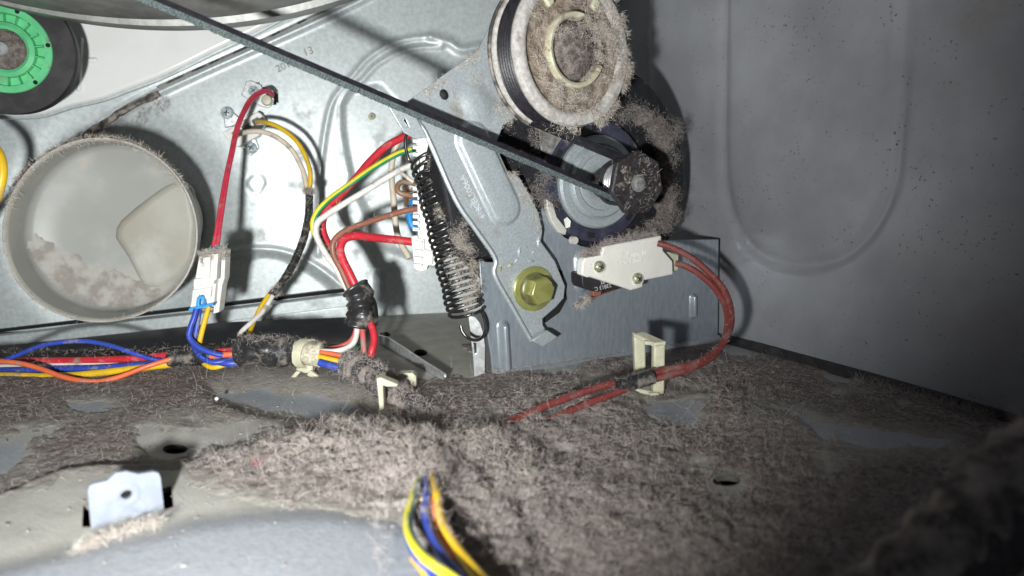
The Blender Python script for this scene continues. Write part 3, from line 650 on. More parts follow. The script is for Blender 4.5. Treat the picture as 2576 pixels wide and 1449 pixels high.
def residue():
    pl = [(60, 600), (90, 590), (130, 640), (190, 660), (250, 690), (330, 720), (400, 735), (440, 740), (400, 790), (250, 800), (140, 770), (80, 700)]
    st = .0009; q = [BK.uv(BK.at(x, y, OD - .024)) for x, y in pl]; A = np.array(q); us = np.arange(A[:, 0].min() - .005, A[:, 0].max() + .005, st); vv = np.arange(A[:, 1].min() - .005, A[:, 1].max() + .005, st)
    U, V = np.meshgrid(us, vv); W = soft(U + .012 * (fbm(U * 130, V * 130) - .5), V + .012 * (fbm(U * 130 + 7, V * 130) - .5), q, .006)
    rr = np.hypot((U - cu) / (max(e[0] for e in E) - cu), (V - cv) / (max(e[1] for e in E) - cv))
    base = np.interp(rr, [0, .3, .6, .88, .935, .950, .957], [OD - .029, OD - .029, OD - .028, OD - .0255, OD - .0235, OD - .020, OD - .009])
    rg = 1 - np.abs(2 * fbm(U * 75, V * 75, 3) - 1); z = base - .0004 + W * (.0007 + .0030 * np.clip(.95 - rg, 0, 1) + .0004 * fbm(U * 400, V * 400, 2))
    P3 = np.array(BK.o) + U[..., None] * np.array(BK.u) + V[..., None] * np.array(BK.v) + z[..., None] * np.array(BK.n)
    n, k = U.shape; i = np.arange(n * k).reshape(n, k); Q = np.stack([i[:-1, :-1], i[:-1, 1:], i[1:, 1:], i[1:, :-1]], -1)[(W[:-1, :-1] > .02) & (rr[:-1, :-1] < .945)]
    o = npobj('lint_crust', P3.reshape(-1, 3), Q, M['residue'], dc); o['kind'] = 'stuff'
residue()
rp = [BK.w(cu + (u - cu) * .985, cv + (v - cv) * .985, OD + .0005) for u, v in E]
p, v = tubefuzz(rp + rp[:1], .0010, 900); fibres('rim_lint', p, v, .0022, .00015, M['fibre_tan'], None, lay=.8, parent=dc)
arc = rp[52:90]; p, v = tubefuzz(arc, .002, 1500); fibres('rim_lint', p, v, .003, .00018, M['fibre_tan'], None, lay=.7, parent=dc)
# lint and foam wedged in the seam over the duct
wq = spline([BK.at(x, y, .0055) for x, y in [(40, 470), (70, 430), (120, 392), (200, 350), (260, 312), (330, 268), (400, 236)]], 6)
sl = root('foam_seal', 'dark grimy foam seal tucked in the seam above the duct', 'seal', tuple(wq[0]))
obj('seal_strip', *tube(wq, .0024, 8, rad=lambda i, k: random.uniform(.6, 1.3)), M['dustytape'], sl)
p, v = tubefuzz(wq, .0024, 900); pz, vz = planefuzz(BK, [(120, 420), (200, 362), (300, 300), (420, 240), (430, 262), (350, 330), (420, 400), (330, 372), (240, 352)], .003, 1500, .42); p = np.vstack([p, pz]); v = np.vstack([v, vz]); fibres('seal_lint', p, v, .0025, .00016, M['fibre'], None, lay=.8, parent=sl)

# ------------------------------------------------------------------ thermostats on the bulkhead
t1 = root('thermal_cutout', 'small metal cutout in the bulkhead recess where the red wires start', 'thermostat', tuple(BK.at(655, 240, 0)))
vs, fs = prism(BK, [(606, 238), (612, 226), (618, 205), (630, 202), (655, 212), (672, 240), (690, 246), (688, 262), (676, 272), (658, 268), (622, 250)], .0022, .0016)
obj('mount_plate', vs, fs, M['bright'], t1, bevel=.0005)
vs, fs = revolve(BK.at(672, 253, .002), BK, [(0, .0045), (.0032, .0042), (.0038, .003), (.0042, 0)], 24); obj('cap', vs, fs, M['nylon'], t1)
dome_screw(t1, BK, 638, 229, .003, .0038, M['screw'])
t2 = root('white_thermostat', 'white plastic thermostat socket held by two round head screws', 'thermostat', tuple(BK.at(612, 330, 0)))
vs, fs = prism(BK, [(560, 334), (648, 281), (657, 286), (669, 306), (650, 342), (600, 369), (584, 366)], 0.016, .013,
               holes=[[(632, 303), (648, 294), (656, 306), (640, 316)], [(606, 318), (626, 306), (634, 319), (615, 331)], [(582, 334), (600, 322), (610, 336), (594, 350)]])
obj('socket_frame', vs, fs, M['white_pl'], t2, bevel=.0005)
vs, fs = prism(BK, [(566, 334), (648, 285), (664, 308), (590, 362)], .0065, .004); obj('socket_floor', vs, fs, M['dustytape'], t2)
vs, fs = prism(BK, [(562, 296), (575, 272), (590, 285), (606, 300), (590, 316), (566, 322)], .004, .003); obj('mounting_ear', vs, fs, M['bright'], t2, bevel=.0006)
vs, fs = prism(BK, [(606, 356), (640, 340), (652, 372), (632, 392), (612, 380)], .0035, .003); obj('mounting_ear', vs, fs, M['bright'], t2, bevel=.0006)
dome_screw(t2, BK, 571, 284, .0045, .0044, M['screw']); dome_screw(t2, BK, 632, 372, .004, .0044, M['screw'])

hl = root('thermostat_wiring', 'yellow and cream wire pair arching down from the white thermostat into black sleeving', 'wires', tuple(P(680, 745, .42)))
wirep('yellow_wire', [(646, 308, .478), (656, 306, .470), (672, 309, .463), (694, 316, .46), (717, 330, .458), (740, 349, .456), (760, 376, .455), (775, 411, .454), (781, 440, .453), (779, 480, .452)], 5.6, 'yellow', hl)
_, q, r = wirep('cream_wire', [(594, 340, .478), (606, 336, .468), (628, 331, .462), (656, 331, .460), (686, 340, .459), (713, 357, .458), (735, 378, .457), (753, 409, .456), (765, 440, .455), (773, 482, .454)], 6.3, 'cream', hl)
q2 = spline(pts([(776, 474, .452), (778, 500, .452), (776, 545, .45), (764, 600, .447), (742, 655, .442), (712, 708, .436), (682, 744, .43)]), 8)
obj('black_sleeve', *tube(q2, .0024, 12, rad=lambda i, k: 1 + .12 * random.random()), M['tape'], hl)
_, q3, _ = wirep('yellow_wire', [(676, 742, .431), (655, 775, .426), (636, 815, .42), (624, 850, .412), (618, 880, .405)], 6, 'yellow', hl)
wirep('white_wire', [(686, 744, .428), (664, 780, .423), (636, 808, .416), (610, 832, .411), (603, 846, .408), (612, 862, .402), (628, 880, .398)], 6.3, 'white', hl)
p, v = tubefuzz(q2[:6], .003, 500); p2, v2 = tubefuzz(q2, .0025, 500); p3, v3 = tubefuzz(q2[-6:], .0028, 200)
fibres('sleeve_lint', np.vstack([p, p2, p3]), np.vstack([v, v2, v3]), .0028, .00015, M['fibre_tan'], None, lay=.7, parent=hl)

# red pair + plug connector + blue / yellow tails
pc = root('plug_connector', 'white nylon plug hanging in mid air with lint on top and a sky blue insert', 'connector', tuple(P(515, 785, .385)))
def frp(pts_, d, th, **k): return prism(FR, pts_, .38 - d, th, **k)
obj('housing', *frp([(500, 645), (551, 636), (537, 772), (476, 782)], .382, .012), M['white_pl'], pc, bevel=.0006)
obj('housing_side', *frp([(551, 632), (567, 628), (564, 700), (558, 718), (550, 786), (535, 790)], .386, .008), M['white_pl'], pc, bevel=.0006)
obj('latch_block', *frp([(510, 648), (528, 646), (525, 700), (540, 698), (537, 716), (485, 722), (487, 702), (506, 701)], .379, .004), M['white_pl'], pc, bevel=.0006)
obj('latch_rail', *frp([(538, 640), (548, 638), (544, 704), (534, 706)], .378, .005), M['white_pl'], pc, bevel=.0005)
obj('latch_window', *frp([(484, 730), (532, 722), (529, 748), (516, 752), (512, 740), (500, 742), (496, 756), (481, 758)], .3798, .003), M['white_pl'], pc, bevel=.0004)
obj('insert_bar', *frp([(474, 776), (536, 762), (536, 769), (474, 784)], .377, .004), M['blueins'], pc, bevel=.0004)
obj('insert_tab', *frp([(491, 774), (495, 748), (503, 744), (512, 746), (515, 770)], .378, .003, holes=[[(500, 768), (502, 752), (508, 752), (508, 766)]]), M['blueins'], pc, bevel=.0003)
obj('insert_cap', *frp([(517, 626), (549, 619), (550, 632), (516, 638)], .386, .006), M['blueins'], pc, bevel=.0004)
for s in (-1, 1):
    wirep('red_wire', [(687, 238 + s * 3, .488), (671, 229 + s * 3, .478), (650 + s * 2, 236 + s * 2, .470), (629 + s * 3, 254 + s * 2, .462), (611 + s * 3, 286, .452), (600 + s * 3, 312, .446), (591 + s * 3, 345, .440), (584 + s * 3, 380, .432), (571 + s * 3, 440, .42), (559 + s * 4, 510, .408), (550 + s * 4, 570, .398), (541 + s * 6, 628, .391)], 4.1, 'thinred', pc)
wirep('blue_wire', [(494, 778, .384), (488, 800, .383), (479, 825, .382), (477, 850, .381), (500, 874, .380), (537, 889, .380), (561, 894, .381)], 7.2, 'blue', pc)
wirep('blue_wire', [(502, 776, .388), (494, 830, .388), (488, 868, .387), (503, 895, .381), (532, 911, .379), (566, 908, .381), (602, 898, .386)], 6.6, 'blue', pc)
wirep('yellow_wire', [(526, 770, .386), (515, 808, .387), (503, 857, .388), (500, 890, .389), (510, 910, .385), (532, 924, .383), (561, 919, .384), (590, 905, .387)], 6.6, 'yellow', pc)
p, v = clumps([tuple(P(x, y, .384)) for x, y in [(512, 640), (528, 636), (545, 634), (560, 632), (515, 655), (530, 650), (562, 650), (520, 665)]], [(0, -.5, .86)] * 8, .0022, 220)
fibres('plug_lint', p, v, .0022, .00015, M['fibre_tan'], None, lay=.75, parent=pc)

# ------------------------------------------------------------------ main harness on the pan
hn = root('wiring_harness', 'long multicoloured wiring harness lying across the left of the pan wrapped in black tape', 'wiring harness', tuple(P(430, 905, .385)))
wirep('red_wire', [(-160, 908, .40), (0, 910, .397), (49, 909, .395), (195, 907, .392), (342, 902, .389), (430, 893, .388), (540, 886, .388), (620, 880, .388)], 9, 'red', hn)
wirep('white_wire', [(-160, 924, .396), (0, 922, .394), (150, 918, .392), (366, 912, .39), (430, 905, .39)], 6, 'white', hn)
wirep('blue_wire', [(-160, 934, .392), (0, 933, .389), (122, 929, .387), (244, 926, .386), (366, 916, .385), (430, 908, .386)], 8, 'blue', hn)
wirep('yellow_wire', [(-160, 948, .386), (0, 945, .384), (122, 947, .382), (220, 941, .382), (317, 930, .383), (430, 916, .385)], 9, 'yellow', hn)
wirep('blue_wire', [(-160, 965, .385), (-60, 935, .382), (0, 911, .380), (49, 891, .379), (110, 868, .379), (195, 858, .380), (269, 867, .381), (342, 891, .382), (391, 905, .383), (440, 908, .386)], 5.6, 'blue', hn)
wirep('orange_wire', [(-160, 915, .38), (-40, 909, .378), (37, 912, .376), (98, 926, .374), (159, 948, .372), (232, 960, .371), (293, 950, .373), (366, 923, .377), (430, 903, .383)], 6.4, 'orange', hn)
def tape(path, rp, mat, name='tape_wrap', wob=.035, per=7):
    q = spline(pts(path), 12); d = sum(p[2] for p in path) / len(path); r0 = rp * d / FPX
    rr = [r0 * (1 + wob * math.sin(i / per * 2 * math.pi) * (.5 + random.random()) + wob * .6 * random.random()) for i in range(len(q))]
    rr[0] *= .85; rr[-1] *= .85; ph = [random.uniform(0, 6.28) for _ in range(3)]
    o = obj(name, *tube(q, rr, 20, rad=lambda i, k: 1 + .07 * math.sin(3 * k * .314 + i * .25 + ph[0]) + .04 * math.sin(7 * k * .314 - i * .5 + ph[1])), M[mat], hn, sharp=60)
    return q, r0
pw, vw = tubefuzz(pts([(0, 905, .38), (100, 900, .38), (200, 905, .38), (340, 903, .381), (430, 898, .382), (600, 885, .384)]), .0055, 420); fibres('wire_lint', pw, vw, .0032, .00009, M['fibre_tan'], None, lay=.9, curl=.8, parent=hn)
ta, _ = tape([(424, 903, .386), (470, 901, .386), (514, 898, .386), (545, 896, .386)], 19, 'tape')
wirep('orange_wire', [(530, 896, .382), (570, 892, .382), (615, 890, .384)], 8, 'orange', hn)
wirep('blue_wire', [(540, 908, .382), (575, 914, .381), (615, 910, .384)], 9, 'blue', hn)
tb, rb = tape([(598, 884, .386), (640, 882, .385), (690, 884, .384), (742, 886, .384)], 36, 'tape', per=9)
tcl, rc = tape([(730, 887, .385), (770, 889, .385), (812, 891, .385)], 30, 'cloth', 'cloth_tape', .03)
wirep('orange_wire', [(805, 886, .380), (840, 891, .379), (880, 900, .378)], 6.5, 'orange', hn)
wirep('yellow_wire', [(803, 898, .377), (835, 905, .376), (880, 916, .376)], 8, 'yellow', hn)
wirep('blue_wire', [(803, 911, .375), (835, 920, .374), (880, 930, .374)], 10, 'blue', hn)
wirep('white_wire', [(806, 884, .381), (840, 884, .381), (872, 876, .382), (892, 858, .384), (899, 825, .387), (898, 805, .388)], 7.4, 'white', hn)
wirep('red_wire', [(812, 880, .392), (850, 873, .392), (876, 862, .392), (890, 845, .392), (897, 820, .392)], 6, 'pinkred', hn)
wirep('striped_earth_wire', [(898, 880, .392), (893, 868, .393), (899, 845, .394), (902, 815, .394)], 6, 'ggreen', hn)
wirep('brown_wire', [(910, 812, .384), (913, 845, .382), (915, 875, .380), (918, 910, .380)], 7.2, 'pinkred', hn)
wirep('red_wire', [(928, 806, .384), (938, 830, .381), (941, 858, .379), (935, 885, .377), (930, 915, .378)], 9.2, 'red', hn)
td, rd_ = tape([(868, 915, .376), (900, 926, .372), (940, 950, .364), (980, 984, .352), (1020, 1020, .338), (1060, 1058, .325), (1085, 1090, .318)], 33, 'dustytape', per=5, wob=.07)
p, v = tubefuzz(ta, .0042, 200); p2, v2 = tubefuzz(tb, .0078, 1000); p3, v3 = tubefuzz(tcl, .0068, 350); p4, v4 = tubefuzz(td, .0075, 3600)
k2 = rng.random(len(p2)) < np.clip(v2[:, 2] * .5 + .55, .1, 1)
fibres('harness_lint', np.vstack([p, p2[k2], p3, p4]), np.vstack([v, v2[k2], v3, v4]), .0034, .00015, M['fibre'], None, lay=.75, parent=hn)

# ------------------------------------------------------------------ motor wiring (five thick wires)
mw = root('motor_wiring', 'bundle of thick red, white, brown and striped wires running into the motor plug', 'wires', tuple(P(905, 815, .385)))
wirep('red_wire', [(1035, 336, .425), (1017, 344, .424), (972, 368, .420), (928, 410, .416), (898, 446, .412), (855, 492, .408), (822, 527, .404), (810, 566, .402), (820, 605, .401), (850, 650, .400)], 10.2, 'red', mw)
def stripe_idx(vs, fs, q, n):
    out = []
    for f in fs:
        if len(f) != 4: out.append(0); continue
        c = sum((vs[i] for i in f), Vector()) / 4; k = min(f[0] // n, len(q) - 2); d = c - (q[k] + q[k + 1]) / 2
        out.append(1 if d.normalized().dot(Vector((-.35, -.72, .62)).normalized()) > .45 else 0)
    return out
def striped(path, rp, par, name='earth_wire'):
    q = spline(pts(path), 8); r = rp * .4 / FPX; vs, fs = tube(q, r, 12); n = 12
    mi = stripe_idx(vs, fs, q, n)
    obj(name, vs, fs, [M['ggreen'], M['gyellow']], par, mi=mi, sharp=60)
striped([(1060, 372, .414), (1030, 378, .412), (998, 388, .410), (937, 423, .405), (876, 466, .400), (824, 505, .396), (794, 540, .394), (787, 571, .394), (798, 600, .396), (828, 632, .399)], 7.2, mw)
_, qw, _ = wirep('white_wire', [(1050, 408, .404), (1030, 418, .403), (998, 432, .401), (928, 475, .397), (863, 514, .393), (820, 542, .390), (798, 562, .389), (796, 592, .390), (818, 636, .391), (846, 675, .390), (868, 718, .389), (885, 740, .388)], 8, 'white', mw)
_, qb, _ = wirep('brown_wire', [(1062, 523, .405), (1030, 528, .402), (998, 536, .400), (928, 558, .393), (872, 579, .388), (841, 605, .385), (839, 640, .385), (859, 679, .385), (880, 727, .385), (895, 750, .385)], 7.6, 'brown', mw)
_, qr, _ = wirep('red_wire', [(1058, 611, .405), (1010, 605, .402), (972, 601, .399), (935, 597, .394), (898, 593, .389), (868, 600, .385), (856, 623, .383), (862, 653, .382), (881, 692, .382), (897, 726, .383), (905, 750, .385)], 10.6, 'red', mw)
qt = spline(pts([(892, 722, .385), (903, 740, .384), (908, 765, .384), (908, 795, .385), (903, 818, .386)]), 10)
obj('tape_wrap', *tube(qt, [(.0074 + .0005 * math.sin(i * .7) + .0004 * random.random()) * (.62 if i < 3 else 1) for i in range(len(qt))], 18, rad=lambda i, k: 1 + .07 * math.sin(k * 1.05 + i * .2)), M['tape'], mw, sharp=60)
qs = spline(pts([(918, 738, .388), (932, 765, .387), (936, 795, .387), (934, 818, .386)]), 10)
obj('black_sleeve', *tube(qs, .0034, 14, rad=lambda i, k: 1 + .08 * random.random()), M['tape'], mw)
P_, V_ = [], []
for q, n_ in ((qw, 700), (qb, 350), (qr, 450), (qt, 650)):
    p, v = tubefuzz(q, .0018 if n_ != 650 else .0062, n_); P_.append(p); V_.append(v)
q = np.vstack(P_); w = fbm(q[:, 0] * 300, q[:, 2] * 300) > .47
fibres('wire_lint', q[w], np.vstack(V_)[w], .0028, .00014, M['fibre_tan'], None, lay=.75, parent=mw)

# ------------------------------------------------------------------ motor assembly behind the bracket
mo = root('drive_motor', 'dark round electric motor with stepped zinc end bell behind the bracket', 'motor', tuple(BR.at(1500, 620, 0)))
MC = BR.at(1500, 458, 0)
vs, fs = revolve(MC, BR, [(.045, -.004), (.071, -.006), (.074, -.012), (.074, -.05)], 64); obj('motor_body', vs, fs, M['void'], mo)
vs, fs = revolve(MC, BR, [(.066, -.046), (.0775, -.047), (.0785, -.050), (.0785, -.057), (.0770, -.059), (.070, -.060)], 80); obj('rear_strap', vs, fs, M['cloth'], mo, sharp=50)
vs, fs = revolve(MC, BR, [(.060, -.060), (.074, -.061), (.076, -.068), (.0745, -.072), (.05, -.074)], 80); obj('rear_shell', vs, fs, M['galv'], mo, sharp=50)
vs, fs = revolve(MC, BR, [(.0270, -.003), (.0275, .001), (.0300, .002), (.0348, .0015), (.0358, -.001), (.0358, -.006)], 64); rg_ = obj('plastic_ring', vs, fs, M['darkblue'], mo, sharp=40)
for a in (25, 95, 150, 205, 262, 318):
    d = BR.u * math.cos(R(a)) + BR.v * math.sin(R(a)); e = BR.n.cross(d); obj('ring_slot', *box(MC + d * .0310 + BR.n * .0014, d, e, BR.n, .003, .005, .002), M['shade_black'], rg_, bevel=.0003)
vs, fs = revolve(MC, BR, [(.0272, -.002), (.0270, .003), (.0258, .0045), (.0222, .0045), (.0212, .0035), (.0208, .0055), (.0196, .0068), (.0165, .0068), (.0155, .0058), (.0150, .0060), (.0110, .0066), (.0075, .0052), (.0068, .001), (.0066, -.002)], 72); obj('end_bell', vs, fs, M['steel'], mo, sharp=35)
vs, fs = revolve(MC, BR, [(0, .0), (.0067, -.001)], 24); obj('bearing_hole', vs, fs, M['void'], mo)
vs, fs = revolve(MC, BR, [(0, .010), (.0042, .0098), (.0052, .007), (.0054, -.001)], 24); obj('bearing_hub', vs, fs, M['bright'], mo)
vs, fs = prism(BR, [(1375, 500), (1392, 512), (1402, 545), (1428, 578), (1424, 592), (1405, 584), (1388, 558), (1376, 525)], .004, .004); obj('beige_clamp', vs, fs, M['duct'], mo, bevel=.0008)
vs, fs = revolve(BR.at(1440, 604, .002), BR, [(0, .003), (.0022, .003), (.0026, 0)], 16); obj('clamp_boss', vs, fs, M['duct'], mo)
obj('torn_label', *prism(BR, [(1419, 552), (1427, 546), (1436, 556), (1434, 571), (1424, 574)], .0045, .0004), M['white_pl'], mo)
# windings and terminal pieces at its left
for i in range(14):
    a = i / 13
    wirep('winding', [(1012 + 6 * a, 470 + 50 * a + i % 3, .44), (1030, 474 + 52 * a, .434), (1052, 470 + 54 * a, .438)], 1.8, 'copper', mo, n=6, sp=4)
wirep('brown_lead', [(1045, 462, .424), (1012, 458, .420), (999, 472, .416), (1008, 486, .415), (1045, 494, .418)], 7, 'tan', mo)
wirep('blue_lead', [(1042, 500, .424), (1033, 520, .42), (1030, 545, .418), (1038, 570, .418), (1058, 580, .42)], 8.5, 'skyblue', mo)
wirep('white_lead', [(1004, 430, .418), (1020, 443, .417), (1040, 458, .418)], 5, 'cream', mo)
wirep('edge_bead', [(1030, 330, .455), (1000, 360, .46), (985, 420, .462), (990, 500, .462), (1000, 590, .462), (1030, 650, .46)], 8, 'cream', mo)
wc = root('motor_plug', 'long white plastic motor plug standing behind the black spring', 'connector', tuple(P(1065, 683, .405)))
obj('plug_body', *frp([(1045, 340), (1086, 342), (1112, 392), (1136, 470), (1150, 560), (1145, 620), (1112, 664), (1088, 670), (1052, 660), (1050, 560), (1048, 430)], .402, .010), M['white_pl'], wc, bevel=.0008)
obj('upper_block', *frp([(1047, 338), (1094, 346), (1106, 384), (1098, 396), (1050, 394)], .398, .005), M['white_pl'], wc, bevel=.001)
obj('lower_block', *frp([(1034, 594), (1050, 592), (1052, 600), (1068, 602), (1068, 628), (1090, 632), (1088, 666), (1076, 668), (1074, 680), (1058, 684), (1042, 678), (1038, 640)], .398, .008), M['white_pl'], wc, bevel=.0007)
for i, y in enumerate([350, 366, 384, 402, 424, 440, 470, 486, 504, 540, 556, 572]):
    obj('terminal_tooth', *frp([(1038, y), (1054, y + 1), (1054, y + 10), (1038, y + 9)], .3975, .004), M['white_pl'], wc, bevel=.0003)
for i, y in enumerate([606, 628, 646, 664]):
    obj('terminal_tooth', *frp([(1040, y), (1062, y + 1), (1060, y + 9), (1042, y + 12)], .394, .003), M['white_pl'], wc, bevel=.0003)

# ------------------------------------------------------------------ bracket
bt = root('motor_bracket', 'wide brushed galvanised motor bracket plate standing on the linty pan', 'bracket', tuple(BR.at(1500, 915, 0)))
vs, fs = prism(BR, [(1206, 657), (1216, 655), (1222, 659), (1246, 660), (1290, 640), (1350, 560), (1366, 520), (1388, 560), (1420, 596), (1460, 618), (1520, 630), (1600, 618), (1664, 604), (1808, 602), (1806, 858), (1640, 886), (1420, 923), (1292, 942), (1262, 948), (1240, 946), (1236, 900), (1222, 810), (1212, 760)], .0, .0016)
obj('front_plate', vs, fs, M['steel_front'], bt, bevel=.0004)
vs, fs = tube(spline([BR.at(x, y, -.0012) for x, y in [(1244, 944), (1270, 943), (1420, 920), (1640, 883), (1806, 855)]], 6), .0036, 12); obj('bottom_bend', vs, fs, M['steel_front'], bt)
vs, fs = prism(BR, [(1352, 302), (1420, 270), (1480, 300), (1440, 345), (1392, 392), (1362, 380)], .0015, .001); obj('top_gusset', vs, fs, M['steel_dusty'], bt, bevel=.0004)
capsule(BR, 1266, 822, 1272, 925, 19, .0042, 0, M['steel_front'], bt)
capsule(BR, 1462, 654, 1464, 714, 25, .0042, 0, M['steel_front'], bt)
capsule(BR, 1742, 748, 1742, 792, 12, .0035, 0, M['steel_front'], bt)
capsule(BR, 1392, 310, 1400, 330, 16, .003, .001, M['steel_dusty'], bt, 'gusset_boss')
vs, fs = prism(BR, [(1368, 690), (1398, 672), (1414, 682), (1426, 752), (1408, 786), (1372, 812)], .0012, .001); obj('slot_shade_plate', vs, fs, M['shade_black'], bt)  # black plate painting the shade of the slot gap beside the arm

# ------------------------------------------------------------------ idler arm
AO = .0085
ar = root('idler_lever', 'flat zinc plated idler arm with stamped part number running diagonally to a yellow bolt', 'arm', tuple(BR.at(1340, 860, AO)))
vs, fs = prism(BR, [(1024, 256), (1067, 226), (1118, 187), (1203, 128), (1235, 60), (1330, 40), (1390, 180), (1310, 288), (1266, 316), (1252, 352), (1219, 376), (1236, 414), (1252, 446), (1265, 453), (1280, 440), (1293, 436), (1309, 448), (1340, 505), (1356, 536), (1365, 582), (1361, 608), (1396, 656), (1422, 719), (1419, 750), (1400, 772), (1365, 802), (1366, 818), (1376, 832), (1350, 862), (1336, 859), (1290, 775), (1243, 693), (1245, 649), (1197, 578), (1145, 501), (1074, 345), (1045, 292)], AO, .0015)
obj('arm_plate', vs, fs, M['steel'], ar, bevel=.0005)
vs, fs = prism(BR, [(977, 268), (1022, 254), (1046, 292), (1076, 347), (1046, 350), (1016, 333)], AO + .003, .0012, holes=[[(1013, 300), (1020, 298), (1029, 318), (1023, 322)]]); obj('spring_ear', vs, fs, M['steel'], ar, bevel=.0004)
vs, fs = tube(spline([BR.at(x, y, AO + .0006) for x, y in [(1026, 262), (1050, 305), (1076, 347), (1145, 501), (1197, 578), (1245, 650), (1244, 692), (1290, 775), (1336, 857)]], 6), .0013, 8); obj('rolled_edge', vs, fs, M['steel'], ar)
capsule(BR, 1190, 352, 1268, 522, 50, .0024, AO, M['steel'], ar, flat=.68)
capsule(BR, 1196, 255, 1206, 268, 52, .0016, AO, M['steel'], ar)
capsule(BR, 1116, 236, 1118, 240, 11, .0012, AO, M['void'], ar, 'linty_hole')
obj('bent_tab', *merge([prism(BR, [(1337, 857), (1378, 831), (1405, 848), (1366, 874)], AO + .006, .0045)]), M['steel'], ar, bevel=.0007)
for x, y, s, a in [(1258, 676, 13, 80), (1283, 668, 11, 30), (1306, 632, 13, 85), (1322, 622, 9, 10), (1334, 655, 14, -20), (1355, 606, 15, 85), (1300, 655, 9, 50), (1342, 634, 9, 40)]:
    c = BR.at(x, y, AO); k = s * .39 / FPX; d = BR.u * math.cos(R(a)) + BR.v * math.sin(R(a)); e = BR.n.cross(d)
    obj('crease', [c + d * k, c + e * k * .45, c - d * k, c - e * k * .45, c + BR.n * .0011 + d * k * .2], [(0, 1, 4), (1, 2, 4), (2, 3, 4), (3, 0, 4)], M['steel' if x > 1290 else 'goldgreen'], ar, smooth=False)
M['emboss'] = nm('stamped_zinc_lit', (.72, .75, .77), .3, .3)  # lighter than the arm steel: light on the stamping put into colour
text('4980EL5006A', BR, 1190, 496, AO + .0001, .0045, M['emboss'], ar, 118.5, depth=.00012, name='stamped_number')
text('X', BR, 1187, 515, AO + .0001, .0035, M['emboss'], ar, 118.5, depth=.0001, name='stamped_mark')
for i in range(60):
    x = random.uniform(1110, 1390); y = random.uniform(330, 800); 
bo = root('arm_bolt', 'yellow zinc hex flange bolt on a broad washer clamping the idler arm', 'bolt', tuple(BR.at(1344, 778, AO)))
c = BR.at(1342, 726, AO)
M['gold_dark'] = nm('shaded_zinc', (.22, .22, .10), .4, .4, dark=(.12, .12, .06), scale=160)  # flange darkened in colour, as shade setting off the hex head
vs, fs = revolve(c, BR, [(0, .0016), (.0118, .0016), (.0126, .0011), (.0127, 0)], 48); obj('washer', vs, fs, M['gold'], bo, sharp=40)
vs, fs = revolve(c, BR, [(0, .0036), (.0075, .0036), (.0092, .0024), (.0094, .0016)], 40); obj('flange', vs, fs, M['gold_dark'], bo, sharp=60)
hx = []
for h, s in ((.003, 1.06), (.0100, 1.06), (.0112, .92)):
    for i in range(6): a = R(60 * i + 12); hx.append(c + BR.u * math.cos(a) * .0076 * s + BR.v * math.sin(a) * .0076 * s + BR.n * h)
obj('hex_head', hx, [(k * 6 + i, k * 6 + (i + 1) % 6, k * 6 + 6 + (i + 1) % 6, k * 6 + 6 + i) for k in (0, 1) for i in range(6)] + [tuple(range(12, 18))], M['gold'], bo, sharp=25, bevel=.0003)

# ------------------------------------------------------------------ idler pulley
IF = .036; IC = BR.at(1450, 126, IF) - BR.n * IF
IPL = Plane.__new__(Plane); _m = Matrix.Rotation(R(9), 3, 'Z'); IPL.u = _m @ BR.u; IPL.v = BR.v; IPL.n = _m @ BR.n; IPL.o = BR.o; IPL.rs = .925; IC = IC + BR.n * IF - IPL.n * IF
M['hubring'] = nm('yellowed_hub_ring', (.58, .55, .42), .45, dark=(.46, .42, .30), scale=160, dirt=(.22, .17, .12), dirt_scale=190, dirt_lo=.54, dirt_hi=.66)
ip = root('idler_pulley', 'large dirty white idler pulley with fluffy lint packed round its hub', 'pulley', tuple(IC + IPL.n * IF - IPL.v * .04))
vs, fs = revolve(IC, IPL, [(.0385, IF - .006), (.0402, IF - .005), (.0405, IF - .003), (.0395, IF - .0005), (.037, IF), (.0345, IF - .0002), (.0325, IF - .0025)], 96); obj('front_face', vs, fs, M['pulleyw'], ip, sharp=50)
vs, fs = revolve(IC, IPL, [(.0326, IF - .0024), (.0300, IF - .0036), (.0225, IF - .0040), (.0195, IF - .002)], 96); M['brownweb'] = nm('lint_stained_web', (.34, .28, .22), .9, dark=(.15, .11, .08), scale=170, lo_=.38, hi=.62, bump=.6, bscale=500); obj('web', vs, fs, M['brownweb'], ip, sharp=50)
vs, fs = revolve(IC, IPL, [(.0200, IF - .003), (.0199, IF + .0008), (.0192, IF + .0016), (.0176, IF + .0014), (.0166, IF), (.0164, IF - .005)], 64, 78, 338); obj('hub_ring', vs, fs, M['hubring'], ip, sharp=50)
vs, fs = revolve(IC, IPL, [(0, IF + .004), (.006, IF + .0035), (.012, IF + .0015), (.0150, IF - .002), (.0165, IF - .005)], 48, fn=lambda r, h, a: r * (1 + .04 * math.sin(3 * a))); obj('lint_plug', vs, fs, M['lintbase'], ip)
vs, fs = revolve(IC, IPL, [(.0160, IF - .006), (.0162, IF - .0018), (.0152, IF - .0012), (.0148, IF - .004)], 40, 150, 260); obj('shaft_edge', vs, fs, M['bright'], ip)
gp = [(.0385, IF - .006)]
for i in range(6): b = IF - .0058 - i * .0020; gp += [(.0396, b), (.0402, b - .0006), (.0396, b - .0012), (.0386, b - .0016)]
vs, fs = revolve(IC, IPL, gp, 96); obj('belt_groove', vs, fs, M['belt'], ip, sharp=20)
vs, fs = revolve(IC, IPL, [(.0380, IF - .0172), (.0402, IF - .0174), (.0410, IF - .0178), (.0413, IF - .0192), (.0408, IF - .0202), (.030, IF - .0206)], 96); obj('rear_flange', vs, fs, M['pulleyw'], ip, sharp=50)
vs, fs = revolve(IC, IPL, [(.0408, IF - .0207), (.0418, IF - .0212), (.0416, IF - .0226), (.03, IF - .0230)], 80); obj('rear_guard', vs, fs, M['dustytape'], ip, sharp=50)
